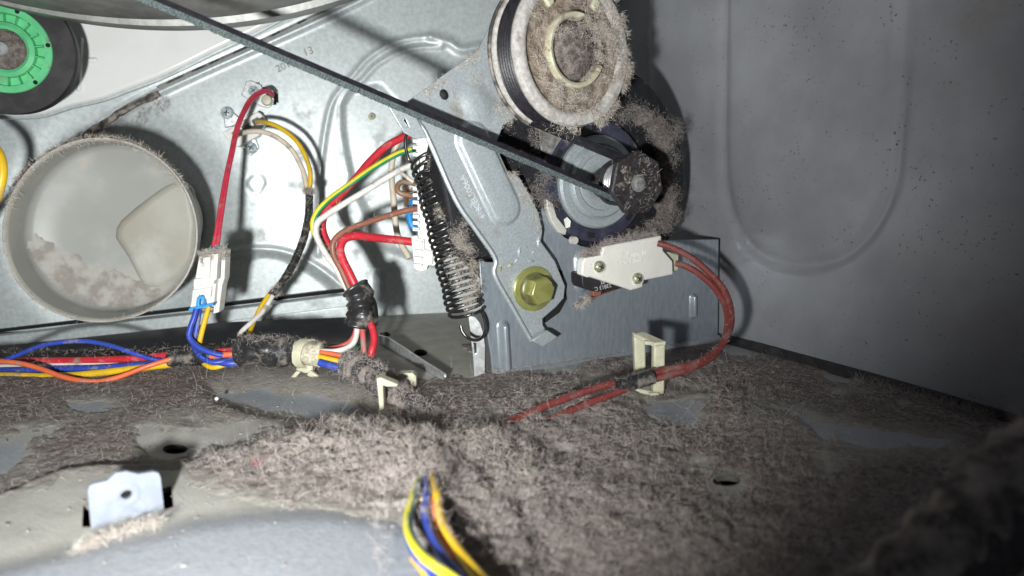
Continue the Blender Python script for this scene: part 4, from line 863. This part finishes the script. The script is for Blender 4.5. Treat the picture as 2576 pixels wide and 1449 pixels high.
vs, fs = revolve(IC, IPL, [(.010, IF - .03), (.010, AO)], 24); obj('axle', vs, fs, M['steel_dusty'], ip)
for a in (60, 96, 128):
    d = IPL.u * math.cos(R(a)) + IPL.v * math.sin(R(a)); e = IPL.n.cross(d); obj('web_lug', *box(IC + d * .0275 + IPL.n * (IF - .0018), d, e, IPL.n, .006, .005, .003), M['nylon'], ip, bevel=.0012)
n = 11000; a = rng.random(n) * 6.283; rr = np.sqrt(rng.random(n)) * .036; nz = fbm(rr * np.cos(a) * 130 + 50, rr * np.sin(a) * 130 + 50, 3)
dist = np.where(rr < .0165, .95, np.where(rr < .0222, .06, np.where(rr < .0325, .62, .12))) + .25 * np.cos(a) * (rr > .022)
kp = rng.random(n) < dist * np.clip((nz - .3) * 3, .05, 1); a, rr = a[kp], rr[kp]
p = np.array(IC) + ((rr < .016) * rng.random(len(a)) * .004)[:, None] * np.array(IPL.n) + (rr * .925 * np.cos(a))[:, None] * np.array(IPL.u) + (rr * .925 * np.sin(a))[:, None] * np.array(IPL.v) + (IF - .001) * np.array(IPL.n)
fibres('pulley_lint', p, np.tile(np.array(IPL.n), (len(p), 1)), .0030, .00013, M['fibre'], None, lay=.7, curl=.8, parent=ip)
cs, ns = [], []
for _ in range(34):
    a_ = random.gauss(-.15, .75); rr_2 = random.uniform(.030, .0385); cs.append(tuple(IC + IPL.u * math.cos(a_) * rr_2 + IPL.v * math.sin(a_) * rr_2 + IPL.n * (IF - .001))); ns.append(tuple((IPL.n + IPL.u * math.cos(a_) * .8 + IPL.v * math.sin(a_) * .8).normalized()))
for _ in range(22):
    a_ = random.gauss(.45, .38); rr_2 = random.uniform(.012, .026); cs.append(tuple(IC + IPL.u * math.cos(a_) * rr_2 + IPL.v * math.sin(a_) * rr_2 + IPL.n * (IF + .002))); ns.append(tuple(IPL.n))
for _ in range(26):
    a_ = random.uniform(0, 6.28) if _ < 12 else random.gauss(-1.5, .6); rr_2 = random.uniform(.0, .015) if _ < 12 else random.uniform(.020, .028); cs.append(tuple(IC + IPL.u * math.cos(a_) * rr_2 + IPL.v * math.sin(a_) * rr_2 + IPL.n * (IF + .001))); ns.append(tuple(IPL.n))
p, v = clumps(cs, ns, .0032, 130, .6); fibres('clump_lint', p, v, .0024, .00013, M['fibre_tan'], None, lay=.8, curl=1.1, parent=ip)
n = 6500; a = rng.normal(-.1, .62, n); p = np.array(IC) + (.0368 * np.cos(a))[:, None] * np.array(IPL.u) + (.0368 * np.sin(a))[:, None] * np.array(IPL.v) + (IF - .003 - .004 * rng.random(n))[:, None] * np.array(IPL.n)
nn = np.cos(a)[:, None] * np.array(IPL.u) + np.sin(a)[:, None] * np.array(IPL.v); kp = fbm(a * 9, a * 0 + 3) > .46; p = p + nn * (rng.random(n) ** 2 * .005)[:, None]
fibres('edge_lint', p[kp], nn[kp], .0036, .00017, M['fibre_tan'], None, lay=.6, curl=.7, parent=ip)

# ------------------------------------------------------------------ motor pulley
PF = .040; PC = BR.at(1606, 461, PF) - BR.n * PF
mp_ = root('motor_pulley', 'small black faceted motor pulley speckled with lint under the belt', 'pulley', tuple(PC + BR.n * PF - BR.v * .016))
def hexr(r, h, a): return r / max(.80, math.cos(((a + .2) % (math.pi / 3.5)) - math.pi / 7)) * .97
vs, fs = revolve(PC, BR, [(0, PF), (.0155, PF), (.0163, PF - .0008), (.0163, PF - .0035), (.0150, PF - .0045), (.010, PF - .0050)], 84, fn=hexr); obj('keeper_plate', vs, fs, M['pulleycap'], mp_, sharp=22)
gp = []
for i in range(6): b = PF - .0050 - i * .0022; gp += [(.0108, b), (.0113, b - .0007), (.0108, b - .0014), (.0102, b - .0018)]
vs, fs = revolve(PC, BR, gp, 48); obj('ribbed_barrel', vs, fs, M['bright'], mp_, sharp=20)
vs, fs = revolve(PC, BR, [(.010, PF - .0185), (.0125, PF - .019), (.0125, PF - .022), (.0090, PF - .024), (.0088, .008), (.0, .008)], 40); obj('rear_flange', vs, fs, M['pulleycap'], mp_, sharp=40)
vs, fs = revolve(PC, BR, [(0, PF + .0022), (.0030, PF + .0022), (.0034, PF + .0016), (.0035, PF), (.0046, PF + .0004), (.0048, PF - .001)], 28); obj('shaft_end', vs, fs, M['steel_dusty'], mp_, sharp=40)
n = 700; a = rng.random(n) * 6.283; rr = np.sqrt(rng.random(n)) * .0155; p = np.array(PC) + (rr * np.cos(a))[:, None] * np.array(BR.u) + (rr * np.sin(a))[:, None] * np.array(BR.v) + PF * np.array(BR.n)
kp = fbm(rr * np.cos(a) * 260 + 9, rr * np.sin(a) * 260 + 9) > .53
fibres('pulley_lint', p[kp], np.tile(np.array(BR.n), (kp.sum(), 1)), .0026, .00014, M['fibre_tan'], None, lay=.85, parent=mp_)

print('AXIS', BR.uv(MC), BR.uv(PC), BR.uv(IC))
# ------------------------------------------------------------------ belt
be = root('drive_belt', 'long black ribbed drive belt stretched diagonally from the drum to the motor pulley', 'belt', tuple(P(1560, 505, .39)))
def lerp(a, b, t): return a + (b - a) * t
A0 = P(250, -58, .262); A1 = BR.at(1590, 512, PF - .009)
nb = 420; dd = (A1 - A0).normalized(); sx = dd.cross(Vector((0, 1, 0))).normalized()
up = sx if sx.z > 0 else -sx; tw = dd.cross(up).normalized(); tw = tw if tw.y < 0 else -tw     # tw faces the lens
def strip(profile, name, mat, jag=0):
    vs, fs = [], []; m = len(profile)
    for i in range(nb + 1):
        c = lerp(A0, A1, i / nb)
        for j, (a, b) in enumerate(profile):
            jj = (random.uniform(-1, 1) * jag if j in (2, 3) else 0)
            vs.append(c + up * (a + jj * .7) + tw * (b + (jag * (.8 if (i % 2) else -.3) if j in (1, 2) else 0)))
    for i in range(nb):
        for j in range(m): fs.append((i * m + j, (i + 1) * m + j, (i + 1) * m + (j + 1) % m, i * m + (j + 1) % m))
    return obj(name, vs, fs, mat, be, sharp=35)
strip([(.0021, .0004), (.0021, .0014), (.0001, .0026), (-.0004, .0020), (.0, -.001)], 'belt_back', M['belt'])
strip([(.0000, .0022), (-.0006, .0022), (-.0027, .0006), (-.0027, -.0006), (-.0008, -.001)], 'belt_teeth', M['beltcloth'], .00035)
# second run: idler to motor pulley (crossed tangent), six ribs
ci, cm = IC, PC; r1, r2 = .0372, .0114; D = cm - ci; Lc = D.length; du = D.dot(BR.u) / Lc; dv = D.dot(BR.v) / Lc
base_a = math.atan2(dv, du); th = math.acos((r1 + r2) / Lc); aa = base_a - th
nn_ = BR.u * math.cos(aa) + BR.v * math.sin(aa); T1 = ci + nn_ * r1; T2 = cm - nn_ * r2; run = (T2 - T1).normalized()
for i in range(6):
    o1 = PF - .0060 - i * .0021; o1a = IF - .0066 - i * .0020
    c1 = T1 + BR.n * o1a; c2 = T2 + BR.n * o1; dn = (c2 - c1).normalized(); vs, fs = [], []
    for cc in (c1, c2):
        for a, b in ((-.00105, 0), (-.0005, .0008), (.0005, .0008), (.00105, 0), (.00105, -.0012), (-.00105, -.0012)): vs.append(cc + BR.n * a + nn_ * b)
    obj('belt_rib', vs, [(j, (j + 1) % 6, 6 + (j + 1) % 6, 6 + j) for j in range(6)], M['belt'], be, sharp=30)
# wrap round the motor pulley and the idler
def wrap(c, r, a0, a1, o_, n=30, s=1):
    vs, fs = revolve(c, BR, [(r, o_), (r + .0012, o_), (r + .0012, o_ - .0135), (r, o_ - .0135)], n, a0, a1); obj('belt_wrap', vs, fs, M['belt'], be, sharp=30)
wrap(cm, r2, math.degrees(aa) + 180, math.degrees(aa) + 180 - 200, PF - .0052)
pth = [T1 + BR.n * (IF - .0078 - .0055) + (T2 - T1 - BR.n * .006) * t + nn_ * .001 for t in np.linspace(0, 1, 12)]
p, v = tubefuzz(pth, .004, 260); fibres('belt_lint', p[:60], v[:60], .0022, .00013, M['fibre_tan'], None, lay=.8, parent=be)

# ------------------------------------------------------------------ spring and its anchor post
sp_ = root('tension_spring', 'black coil tension spring clogged with grey lint hooked onto the idler arm', 'spring', tuple(P(1175, 800, .37)))
T0, T1_ = P(1077, 402, .388), P(1174, 788, .372); ax = (T1_ - T0); Ls = ax.length; ax.normalize()
sx_ = ax.cross(Vector((0, -1, 0))).normalized(); sy_ = ax.cross(sx_); ncoil = 24; path = []
for i in range(ncoil * 22 + 1):
    t = i / (ncoil * 22); tt = t * 1.12 - .12 * t * t; a = 2 * math.pi * i / 22 + math.pi
    rr = .0098 + .0004 * math.sin(t * 30)
    path.append(T0 + ax * (Ls * tt) + sx_ * (math.cos(a) * rr) + sy_ * (math.sin(a) * rr * .9) + ax * (math.sin(a) * .00088 + math.cos(a) * .0006))
obj('coil', *tube(path, .00098, 8), M['blackwire'], sp_, sharp=80)
e0 = path[0]
wirep('upper_hook', [(1019, 302, .388), (1030, 316, .384), (1034, 324, .383), (1026, 332, .382), (1020, 350, .382), (1022, 378, .383), (1030, 404, .384), (1040, 408, .386)], 4.4, 'blackwire', sp_)
wirep('hook_end', [(1072, 341, .396), (1077, 350, .394), (1079, 363, .392)], 4, 'blackwire', sp_)
wirep('lower_hook', [(1208, 778, .374), (1216, 795, .372), (1221, 818, .371), (1218, 840, .370), (1207, 853, .368), (1190, 855, .367), (1174, 847, .366), (1163, 833, .366), (1159, 819, .366)], 4.3, 'blackwire', sp_)
cl_c, cl_n = [], []
for t in np.linspace(.05, .97, 34):
    b = lerp(T0, T1_, t) + sx_ * random.uniform(.0005, .0115) * (1 if sx_.x > 0 else -1) + sy_ * (.0102 if sy_.y < 0 else -.0102); cl_c.append(tuple(b)); cl_n.append((.2, -.95, .2))
p, v = clumps(cl_c, cl_n, .0042, 170, .6)
fibres('spring_lint', p, v, .0028, .00011, M['fibre_tan'], None, lay=.85, curl=.9, parent=sp_)
ps = root('spring_post', 'narrow upright steel post holding the lower hook of the spring', 'post', tuple(P(1205, 962, .372)))
PP = Plane(Vector((-.03, .372, 0)), Vector((.03, .380, 0)))
obj('post_strip', *prism(PP, [(1178, 792), (1196, 797), (1208, 812), (1216, 838), (1221, 870), (1220, 957), (1213, 966), (1194, 960), (1189, 890), (1184, 850)], 0, .0018, holes=[[(1192, 862), (1198, 864), (1199, 888), (1194, 890)]]), M['bright'], ps, bevel=.0005)
obj('post_dark_strip', *prism(PP, [(1219, 800), (1236, 812), (1240, 958), (1221, 962)], -.002, .006), M['rubber'], ps, bevel=.0005)  # dark strip along the right side of the post
fb = root('floor_bar', 'flat steel bar with rounded end lying across the dusty pan beside the post', 'bar', tuple(F(1040, 920)))
PB = Plane(F(958, 868, 0), F(1110, 957, 0))
obj('bar_strip', *prism(PB, [(950, 842), (975, 848), (1060, 905), (1108, 934), (1117, 940), (1119, 950), (1112, 957), (1040, 912), (956, 866)], .0, .0016), M['bright'], fb, bevel=.0005)

# ------------------------------------------------------------------ switch
sw = root('belt_switch', 'cream plastic switch cover with two screws over a black microswitch', 'switch', tuple(BR.at(1580, 730, .015)))
vs, fs = prism(BR, [(1464, 692), (1466, 660), (1472, 649), (1514, 642), (1518, 622), (1526, 619), (1664, 592), (1669, 630), (1693, 657), (1694, 690), (1690, 692), (1619, 706), (1617, 723), (1587, 731), (1564, 722), (1484, 697), (1480, 699)], .021, .006)
cv_ = obj('cover', vs, fs, M['ivory'], sw, bevel=.0009, seg=3)
capsule(BR, 1508, 672, 1509, 673, 17, .0008, .021, M['ivory'], sw, 'screw_boss', flat=.9); capsule(BR, 1604, 702, 1605, 703, 17, .0008, .021, M['ivory'], sw, 'screw_boss', flat=.9)
dome_screw(sw, BR, 1508, 671, .0218, .0034, M['goldgreen']); dome_screw(sw, BR, 1604, 701, .0218, .0034, M['goldgreen'])
obj('switch_body', *prism(BR, [(1464, 690), (1620, 690), (1612, 712), (1562, 726), (1500, 735), (1470, 725), (1465, 715)], .016, .012), M['rubber'], sw, bevel=.0006)
text('23813 C', BR, 1517, 722, .0161, .0034, M['inkwhite'], sw, 188, depth=.00003); text('L-82', BR, 1520, 709, .0161, .0028, M['inkwhite'], sw, 188, depth=.00003)
M['ivoryface'] = nm('ivory_relief', (.86, .83, .78), .4)
text('10 TOR 3', BR, 1603, 640, .0211, .0034, M['ivoryface'], sw, 188, depth=.0001, name='moulded_mark'); text('45708140006', BR, 1594, 656, .0211, .0034, M['ivoryface'], sw, 188, depth=.0001, name='moulded_mark')
tri = [BR.uv(BR.at(x, y, .0211)) for x, y in [(1561, 630), (1584, 627), (1574, 648)]]
tp = [BR.w(u_, v_, .0211) for u_, v_ in tri]; obj('moulded_triangle', *merge([tube([tp[i], tp[(i + 1) % 3]], .00012, 6) for i in range(3)]), M['ivoryface'], sw)
obj('lever', *tube(spline([BR.at(1556, 725, .012), BR.at(1500, 745, .012), BR.at(1440, 770, .013)], 6), .0007, 6, rad=lambda i, k: 1.6 if k in (0, 3) else .6), M['brown'], sw)
obj('plunger', *prism(BR, [(1492, 733), (1514, 731), (1512, 744), (1494, 746)], .014, .005), M['brown'], sw, bevel=.0004)
obj('terminal_block', *prism(BR, [(1676, 634), (1684, 634), (1708, 640), (1708, 678), (1704, 682), (1688, 682)], .016, .007), M['nylon'], sw, bevel=.0008)
p, v = clumps([tuple(BR.at(x, y, .014)) for x, y in [(1468, 760), (1476, 756), (1462, 768), (1450, 768), (1472, 748)]], [tuple(BR.n)] * 5, .0016, 90)
fibres('lever_lint', p, v, .0024, .00015, M['fibre_tan'], None, lay=.8, parent=sw)
cc_ = [tuple(BR.at(x, y, .018)) for x, y in [(1468, 644), (1482, 638), (1496, 634), (1510, 626), (1524, 616), (1540, 611), (1560, 607), (1580, 602), (1600, 598), (1622, 594), (1645, 590), (1500, 641)]]
p, v = clumps(cc_, [tuple(BR.v)] * 12, .0024, 190); fibres('cover_lint', p, v, .0028, .00014, M['fibre'], None, lay=.75, parent=sw)

cb = root('switch_cable', 'pair of dusty brick red wires looping from the switch through the tall clip', 'cable', tuple(P(1600, 965, .335)))
_, qa, _ = wirep('red_wire', [(1180, 1105, .288), (1269, 1067, .303), (1330, 1040, .312), (1379, 1018, .318), (1472, 985, .328), (1549, 962, .334), (1610, 948, .336), (1674, 931, .339), (1748, 914, .343), (1804, 881, .350), (1833, 835, .358), (1839, 785, .366), (1819, 726, .374), (1770, 673, .381), (1722, 638, .386), (1680, 619, .390), (1655, 612, .392)], 9.2, 'siliconered', cb)
_, qa2, _ = wirep('red_wire', [(1230, 1110, .289), (1290, 1090, .300), (1340, 1072, .308), (1379, 1058, .313), (1472, 1018, .323), (1556, 985, .330), (1616, 962, .334), (1674, 946, .337), (1730, 930, .341), (1790, 898, .348), (1824, 850, .357), (1829, 785, .367), (1804, 732, .376), (1763, 692, .383), (1730, 672, .387), (1700, 662, .390)], 9.2, 'siliconered', cb)
qtp = spline(pts([(1550, 974, .332), (1575, 966, .333), (1605, 958, .334), (1642, 947, .336)]), 8)
obj('tape_wrap', *tube(qtp, .0037, 16, rad=lambda i, k: 1 + .05 * random.random()), M['tape'], cb)
p, v = tubefuzz(qa, .0016, 1500); p2, v2 = tubefuzz(qa2, .0016, 900); p3, v3 = tubefuzz(qtp, .0037, 300)
fibres('cable_lint', np.vstack([p, p2, p3]), np.vstack([v, v2, v3]), .0022, .00012, M['fibre'], None, lay=.85, parent=cb)

# ------------------------------------------------------------------ nylon clips
cr_ = root('tall_cable_clip', 'tall pale nylon cable clip with dark taped red wires passing through it', 'cable clip', tuple(F(1640, 1000)), 'pale nylon cable clips on the pan')
CP = Plane(Vector((-1, .337, 0)), Vector((1, .345, 0)))
obj('clip_post', *prism(CP, [(1594, 838), (1624, 846), (1625, 950), (1598, 945)], -.008, .006), M['nylon'], cr_, bevel=.0008)
obj('clip_post', *prism(CP, [(1645, 866), (1674, 862), (1672, 985), (1664, 990), (1643, 986)], .006, .006), M['nylon'], cr_, bevel=.0008)
a1, a2, b1, b2 = CP.at(1594, 838, -.008), CP.at(1620, 834, -.010), CP.at(1676, 858, .006), CP.at(1646, 864, .006)
vs = [a1, a2, b1, b2] + [q - Vector((0, 0, .0022)) for q in (a1, a2, b1, b2)]
obj('latch_bar', vs, [(0, 3, 2, 1), (4, 5, 6, 7), (0, 4, 7, 3), (1, 2, 6, 5), (2, 3, 7, 6), (0, 1, 5, 4)], M['nylon'], cr_, bevel=.0005)
obj('latch_lip', *prism(CP, [(1622, 858), (1676, 862), (1676, 870), (1622, 868)], .004, .002), M['nylon'], cr_, bevel=.0004)
obj('clip_base', *prism(CP, [(1597, 982), (1606, 978), (1640, 986), (1672, 984), (1670, 991), (1636, 996), (1612, 990)], .004, .010), M['nylon'], cr_, bevel=.0006)
obj('clip_foot', *prism(CP, [(1630, 990), (1656, 988), (1668, 1006), (1664, 1011), (1648, 1009)], .006, .002), M['nylon'], cr_, bevel=.0005)
cl2 = root('open_cable_clip', 'low pale nylon clip straddling the lint covered harness with its jaw unlatched', 'cable clip', tuple(F(960, 1045)), 'pale nylon cable clips on the pan')
CL = Plane(Vector((-1, .318, 0)), Vector((1, .318, 0)))
obj('clip_post', *prism(CL, [(946, 952), (958, 950), (1002, 968), (998, 974), (972, 974), (963, 970), (966, 1050), (956, 1056)], .004, .006), M['nylon'], cl2, bevel=.0007)
CL2 = Plane(Vector((-1, .344, 0)), Vector((1, .344, 0)))
obj('clip_jaw', *prism(CL2, [(983, 942), (988, 938), (1002, 945), (1002, 940), (1038, 938), (1047, 947), (1048, 1000), (1034, 1000), (1031, 960), (1026, 953), (1002, 955), (996, 958), (990, 955)], -.002, .006), M['nylon'], cl2, bevel=.0007)
ct = root('cable_tie_mount', 'pale nylon cable tie looped round the cream cloth tape on an arrowhead mount', 'cable clip', tuple(P(780, 945, .375)), 'pale nylon cable clips on the pan')
cc0 = tcl[len(tcl) // 2]; ax0 = (tcl[-1] - tcl[0]).normalized(); ux = Vector((0, 0, 1)).cross(ax0).normalized(); uz = ax0.cross(ux); vs, fs = [], []
for i in range(36):
    a = 2 * math.pi * i / 36; d = ux * math.cos(a) + uz * math.sin(a)
    for s, rr in ((-.0024, .0072), (-.0024, .0084), (.0024, .0084), (.0024, .0072)): vs.append(cc0 + d * rr + ax0 * (s + .003 * math.cos(a)))
obj('tie_band', vs, [(i * 4 + j, ((i + 1) % 36) * 4 + j, ((i + 1) % 36) * 4 + (j + 1) % 4, i * 4 + (j + 1) % 4) for i in range(36) for j in range(4)], M['nylon'], ct, sharp=40)
obj('tie_head', *frp([(752, 903), (788, 900), (786, 938), (768, 940), (744, 932), (744, 926), (756, 924), (744, 918)], .372, .007), M['nylon'], ct, bevel=.0007)
obj('mount_wing', *frp([(744, 934), (756, 936), (742, 952), (730, 950)], .370, .003), M['nylon'], ct, bevel=.0006)
obj('mount_wing', *frp([(780, 932), (806, 950), (792, 956), (770, 944)], .370, .003), M['nylon'], ct, bevel=.0006)

# ------------------------------------------------------------------ white tab, foreground wires and cord
PT = Plane(F(230, 1352), F(425, 1300))
tb_ = root('mounting_tab', 'upright white painted steel tab with one round hole rising from slots in the pan', 'tab', tuple(F(325, 1330)))
obj('tab_plate', *prism(PT, [(232, 1360), (221, 1234), (226, 1222), (238, 1217), (270, 1210), (292, 1190), (318, 1186), (348, 1193), (385, 1187), (399, 1190), (404, 1202), (416, 1310), (416, 1330)], 0, .0018,
                        holes=[[tuple(q) for q in circ(317, 1243, 15, 13, 20)]]), M['tab'], tb_, bevel=.0005)
vs, fs = revolve(PT.at(319, 1247, 0), PT, [(.0018, .0001), (.0028, .0004), (.0040, .00005)], 24); obj('hole_collar', vs, fs, M['tab'], tb_)
p, v = clumps([tuple(F(x, y, .006)) for x, y in [(225, 1372), (250, 1364), (275, 1352), (300, 1345), (325, 1338), (350, 1330), (375, 1322), (400, 1318), (200, 1384)]], [(0, -.3, .95)] * 9, .0022, 110)
fibres('tab_lint', p, v, .0022, .00012, M['fibre_tan'], 'thin line of tan lint caught along the foot of the white tab', lay=.8)
fw = root('foreground_wires', 'blurred bundle of blue, yellow and green striped wires bending out of the lint up front', 'wires', tuple(P(1100, 1400, 0.1710)))
wirep('yellow_wire', [(1085, 1190, 0.2445), (1098, 1235, 0.2187), (1103, 1275, 0.2088), (1118, 1325, 0.1962), (1150, 1380, 0.1827), (1185, 1425, 0.1728), (1250, 1500, 0.1602)], 13.5, 'yellow', fw)
wirep('blue_wire', [(1075, 1190, 0.2445), (1074, 1240, 0.2178), (1070, 1290, 0.2052), (1085, 1345, 0.1908), (1112, 1395, 0.1782), (1150, 1440, 0.1692), (1200, 1500, 0.1584)], 11.5, 'blue', fw)
wirep('orange_wire', [(1092, 1250, 0.2142), (1092, 1310, 0.2016), (1108, 1355, 0.1917), (1140, 1400, 0.1800)], 7, 'orange', fw)
q = spline(pts([(1058, 1195, 0.2426), (1040, 1245, 0.2160), (1026, 1300, 0.2016), (1032, 1350, 0.1872), (1065, 1400, 0.1746), (1120, 1440, 0.1647), (1190, 1490, 0.1566)]), 8)
vs, fs = tube(q, .0014, 12); obj('earth_wire', vs, fs, [M['ggreen'], M['gyellow']], fw, mi=stripe_idx(vs, fs, q, 12), sharp=60)
wirep('blue_wire', [(1050, 1205, 0.2445), (1032, 1290, 0.2106), (1025, 1340, 0.1944), (1048, 1400, 0.1782), (1085, 1440, 0.1692), (1130, 1500, 0.1584)], 11, 'blue', fw)
wirep('yellow_wire', [(1070, 1195, 0.2502), (1066, 1225, 0.2387), (1062, 1260, 0.2160)], 6, 'yellow', fw)
wirep('yellow_wire', [(1040, 1405, 0.1800), (1068, 1440, 0.1710), (1100, 1500, 0.1620)], 10, 'yellow', fw)
p, v = tubefuzz(q[:len(q) * 2 // 3], .006, 500, 1.6); fibres('wire_lint', p, v, .0042, .00014, M['fibre'], None, lay=.8, parent=fw)
M['lintmat2'] = nm('hose_lint', (.34, .295, .265), .95, dark=(.07, .06, .055), scale=130, detail=8, lo_=.36, hi=.62, bump=1.0, bscale=300, spec=.1)
cd_ = root('lint_covered_hose', 'thick dark hose thickly coated in brown lint crossing the near right corner', 'hose', tuple(P(2300, 1449, .135)))
qh = spline(pts([(2860, 1030, .150), (2730, 1120, .148), (2600, 1215, .146), (2490, 1320, .143), (2385, 1430, .140), (2260, 1550, .136), (2110, 1700, .132)]), 14)
obj('hose_body', *tube(qh, .0085, 24, rad=lambda i, k: 1 + .08 * math.sin(i * .9 + k)), M['rubber'], cd_)
rr_ = lambda i, k: 1 + .10 * math.sin(i * .7 + k * .8) + .08 * random.random()
vs, fs = tube([p_ + Vector((-.0028, 0, .0040)) for p_ in qh], .0072, 20, rad=rr_); obj('lint_coat', vs, fs, M['lintmat2'], cd_)
p, v = tubefuzz([p_ + Vector((-.0025, 0, .0035)) for p_ in qh], .0076, 2600); k2 = (v[:, 2] - v[:, 0] * .7) > -.1
fibres('hose_lint', p[k2], v[k2], .0035, .00014, M['fibre'], None, lay=.75, parent=cd_)
yl = root('yellow_cable', 'thick yellow cable bulging in at the left edge beside the duct', 'cable', tuple(P(-10, 500, .37)))
wirep('cable_run', [(-120, 250, .38), (-60, 320, .37), (-14, 370, .362), (4, 410, .36), (2, 460, .36), (-18, 510, .362), (-80, 580, .37)], 12, 'yellow', yl)
nb_ = root('near_clip', 'out of focus pale clip stub poking up at the bottom edge', 'cable clip', tuple(P(2030, 1460, .19)))
obj('clip_stub', *frp([(1990, 1425), (2030, 1418), (2064, 1432), (2070, 1500), (1980, 1500)], .192, .006), M['nylon'], nb_, bevel=.001)

vs, fs = [], []
for x, y, n_, sp in [(1025, 1078, 60, .003), (650, 1175, 50, .002), (1172, 1222, 50, .002), (1445, 1120, 20, .0015)]:
    pass
pk = [tuple(F(x, y, .004)) for x, y in [(1025, 1082), (1030, 1090), (648, 1178), (656, 1180), (1172, 1222), (1010, 1090)]]
M['pink'] = fibmat('pink_fibre', (.55, .12, .16), (.70, .30, .32)); p, v = clumps(pk, [(0, -.3, .95)] * 6, .0022, 60)
fibres('pink_fluff', p, v, .0030, .00013, M['pink'], 'few tiny tangles of pink thread caught in the lint', lay=.8, curl=1.1)
for i, (x, y, r_, lb) in enumerate([(1265, 1356, .0011, 'tiny white bead on the lint right of the foreground wires'), (545, 1003, .0010, 'tiny white bead on the bare patch behind the tab')]):
    c = F(x, y, .0035); b_ = obj('bead', *revolve(c, FR, [(0, r_), (r_ * .5, r_ * .86), (r_ * .86, r_ * .5), (r_, 0), (r_ * .86, -r_ * .5), (r_ * .5, -r_ * .86), (0, -r_)], 12), M['white_pl']); tag(b_, lb, 'bead', 'white beads in the lint')
# ------------------------------------------------------------------ lint hanging on the motor and bracket
cc_, cn_ = [], []
for x, y, o_ in [(1610, 285, .0), (1640, 300, .0), (1665, 318, .0), (1684, 345, 0), (1672, 372, 0), (1655, 340, .004), (1690, 400, -.004), (1640, 330, .004), (1676, 470, -.004), (1690, 492, 0), (1680, 520, 0), (1694, 545, 0), (1672, 560, .004), (1655, 590, .006), (1630, 602, .006), (1600, 606, .008), (1640, 570, .004),
                 (1560, 290, -.002), (1590, 280, -.002), (1352, 352, 0), (1372, 440, 0), (1350, 480, -.002), (1375, 510, 0), (1665, 440, -.004), (1700, 330, -.003)]:
    cc_.append(tuple(BR.at(x, y, o_ + .002))); cn_.append(tuple(BR.n))
p, v = clumps(cc_, cn_, .0062, 420, .5)
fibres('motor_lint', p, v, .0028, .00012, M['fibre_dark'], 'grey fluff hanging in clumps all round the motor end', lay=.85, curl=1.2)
cc_ = [tuple(BR.at(x, y, -.001)) for x, y in [(1625, 300), (1655, 320), (1672, 360), (1668, 400), (1670, 470), (1676, 520), (1668, 560), (1640, 590), (1600, 600)]]
vs_all = []
for c in cc_:
    c = Vector(c); r0 = random.uniform(.0055, .008); vs_all.append(revolve(c, BR, [(0, .006), (r0 * .5, .005), (r0 * .85, .002), (r0, -.002), (r0 * .9, -.01)], 20, fn=lambda r, h, a: r * (1 + .25 * math.sin(3 * a + c.x * 900) + .12 * math.sin(7 * a))))
o = obj('lint_lumps', *merge(vs_all), M['lintbase']); tag(o, 'dense dark lint lumps stuck along the right edge of the motor frame', 'lint', kind='stuff')
# dark motor frame slab, extended to paint the black void behind arm and spring
obj('frame_void_slab', *prism(BR, [(1250, 300), (1370, 262), (1560, 250), (1640, 280), (1690, 350), (1695, 560), (1660, 610), (1300, 640), (1236, 652), (1165, 652), (1132, 560), (1108, 440), (1130, 330)], -.004, .03), M['void'], mo, bevel=.002)
P_, N_ = [], []
for poly, n_, t_, ofs in [([(1030, 250), (1203, 128), (1260, 40), (1330, 260), (1262, 314)], 900, .50, AO), ([(1230, 250), (1310, 288), (1262, 345), (1215, 330)], 500, .35, AO), ([(1260, 450), (1293, 436), (1345, 505), (1365, 582), (1350, 600), (1320, 520)], 700, .45, AO), ([(1060, 232), (1203, 128), (1210, 145), (1070, 245)], 700, .3, AO), ([(1240, 440), (1300, 430), (1300, 452), (1250, 460)], 400, .2, AO)]:
    p, v = planefuzz(BR, poly, ofs, n_, t_); P_.append(p); N_.append(v)
fibres('arm_lint', np.vstack(P_), np.vstack(N_), .0026, .00013, M['fibre_tan'], None, lay=.85, parent=ar)
pb_, vb_ = tubefuzz([BR.at(x, y, .002) for x, y in [(1240, 944), (1290, 940), (1420, 918), (1640, 882), (1800, 856)]], .003, 1500); fibres('bracket_lint', pb_, vb_, .0030, .00011, M['fibre'], None, lay=.8, curl=1.0, parent=bt)
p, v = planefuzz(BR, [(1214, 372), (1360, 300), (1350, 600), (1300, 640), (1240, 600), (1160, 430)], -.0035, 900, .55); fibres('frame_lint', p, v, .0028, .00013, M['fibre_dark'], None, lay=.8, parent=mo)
# soot coloured wisps at the foot of the side wall
q = spline([F(2150, 962, .001), F(2300, 1003, .001), F(2420, 1040, .001), F(2490, 1062, .001)], 10)
p, v = tubefuzz(q, .002, 1500); fibres('wall_wisps', p, v, .0055, .00014, M['fibre_dark'], 'dark wisps of lint gathered along the foot of the side wall', lay=.6, curl=.6)
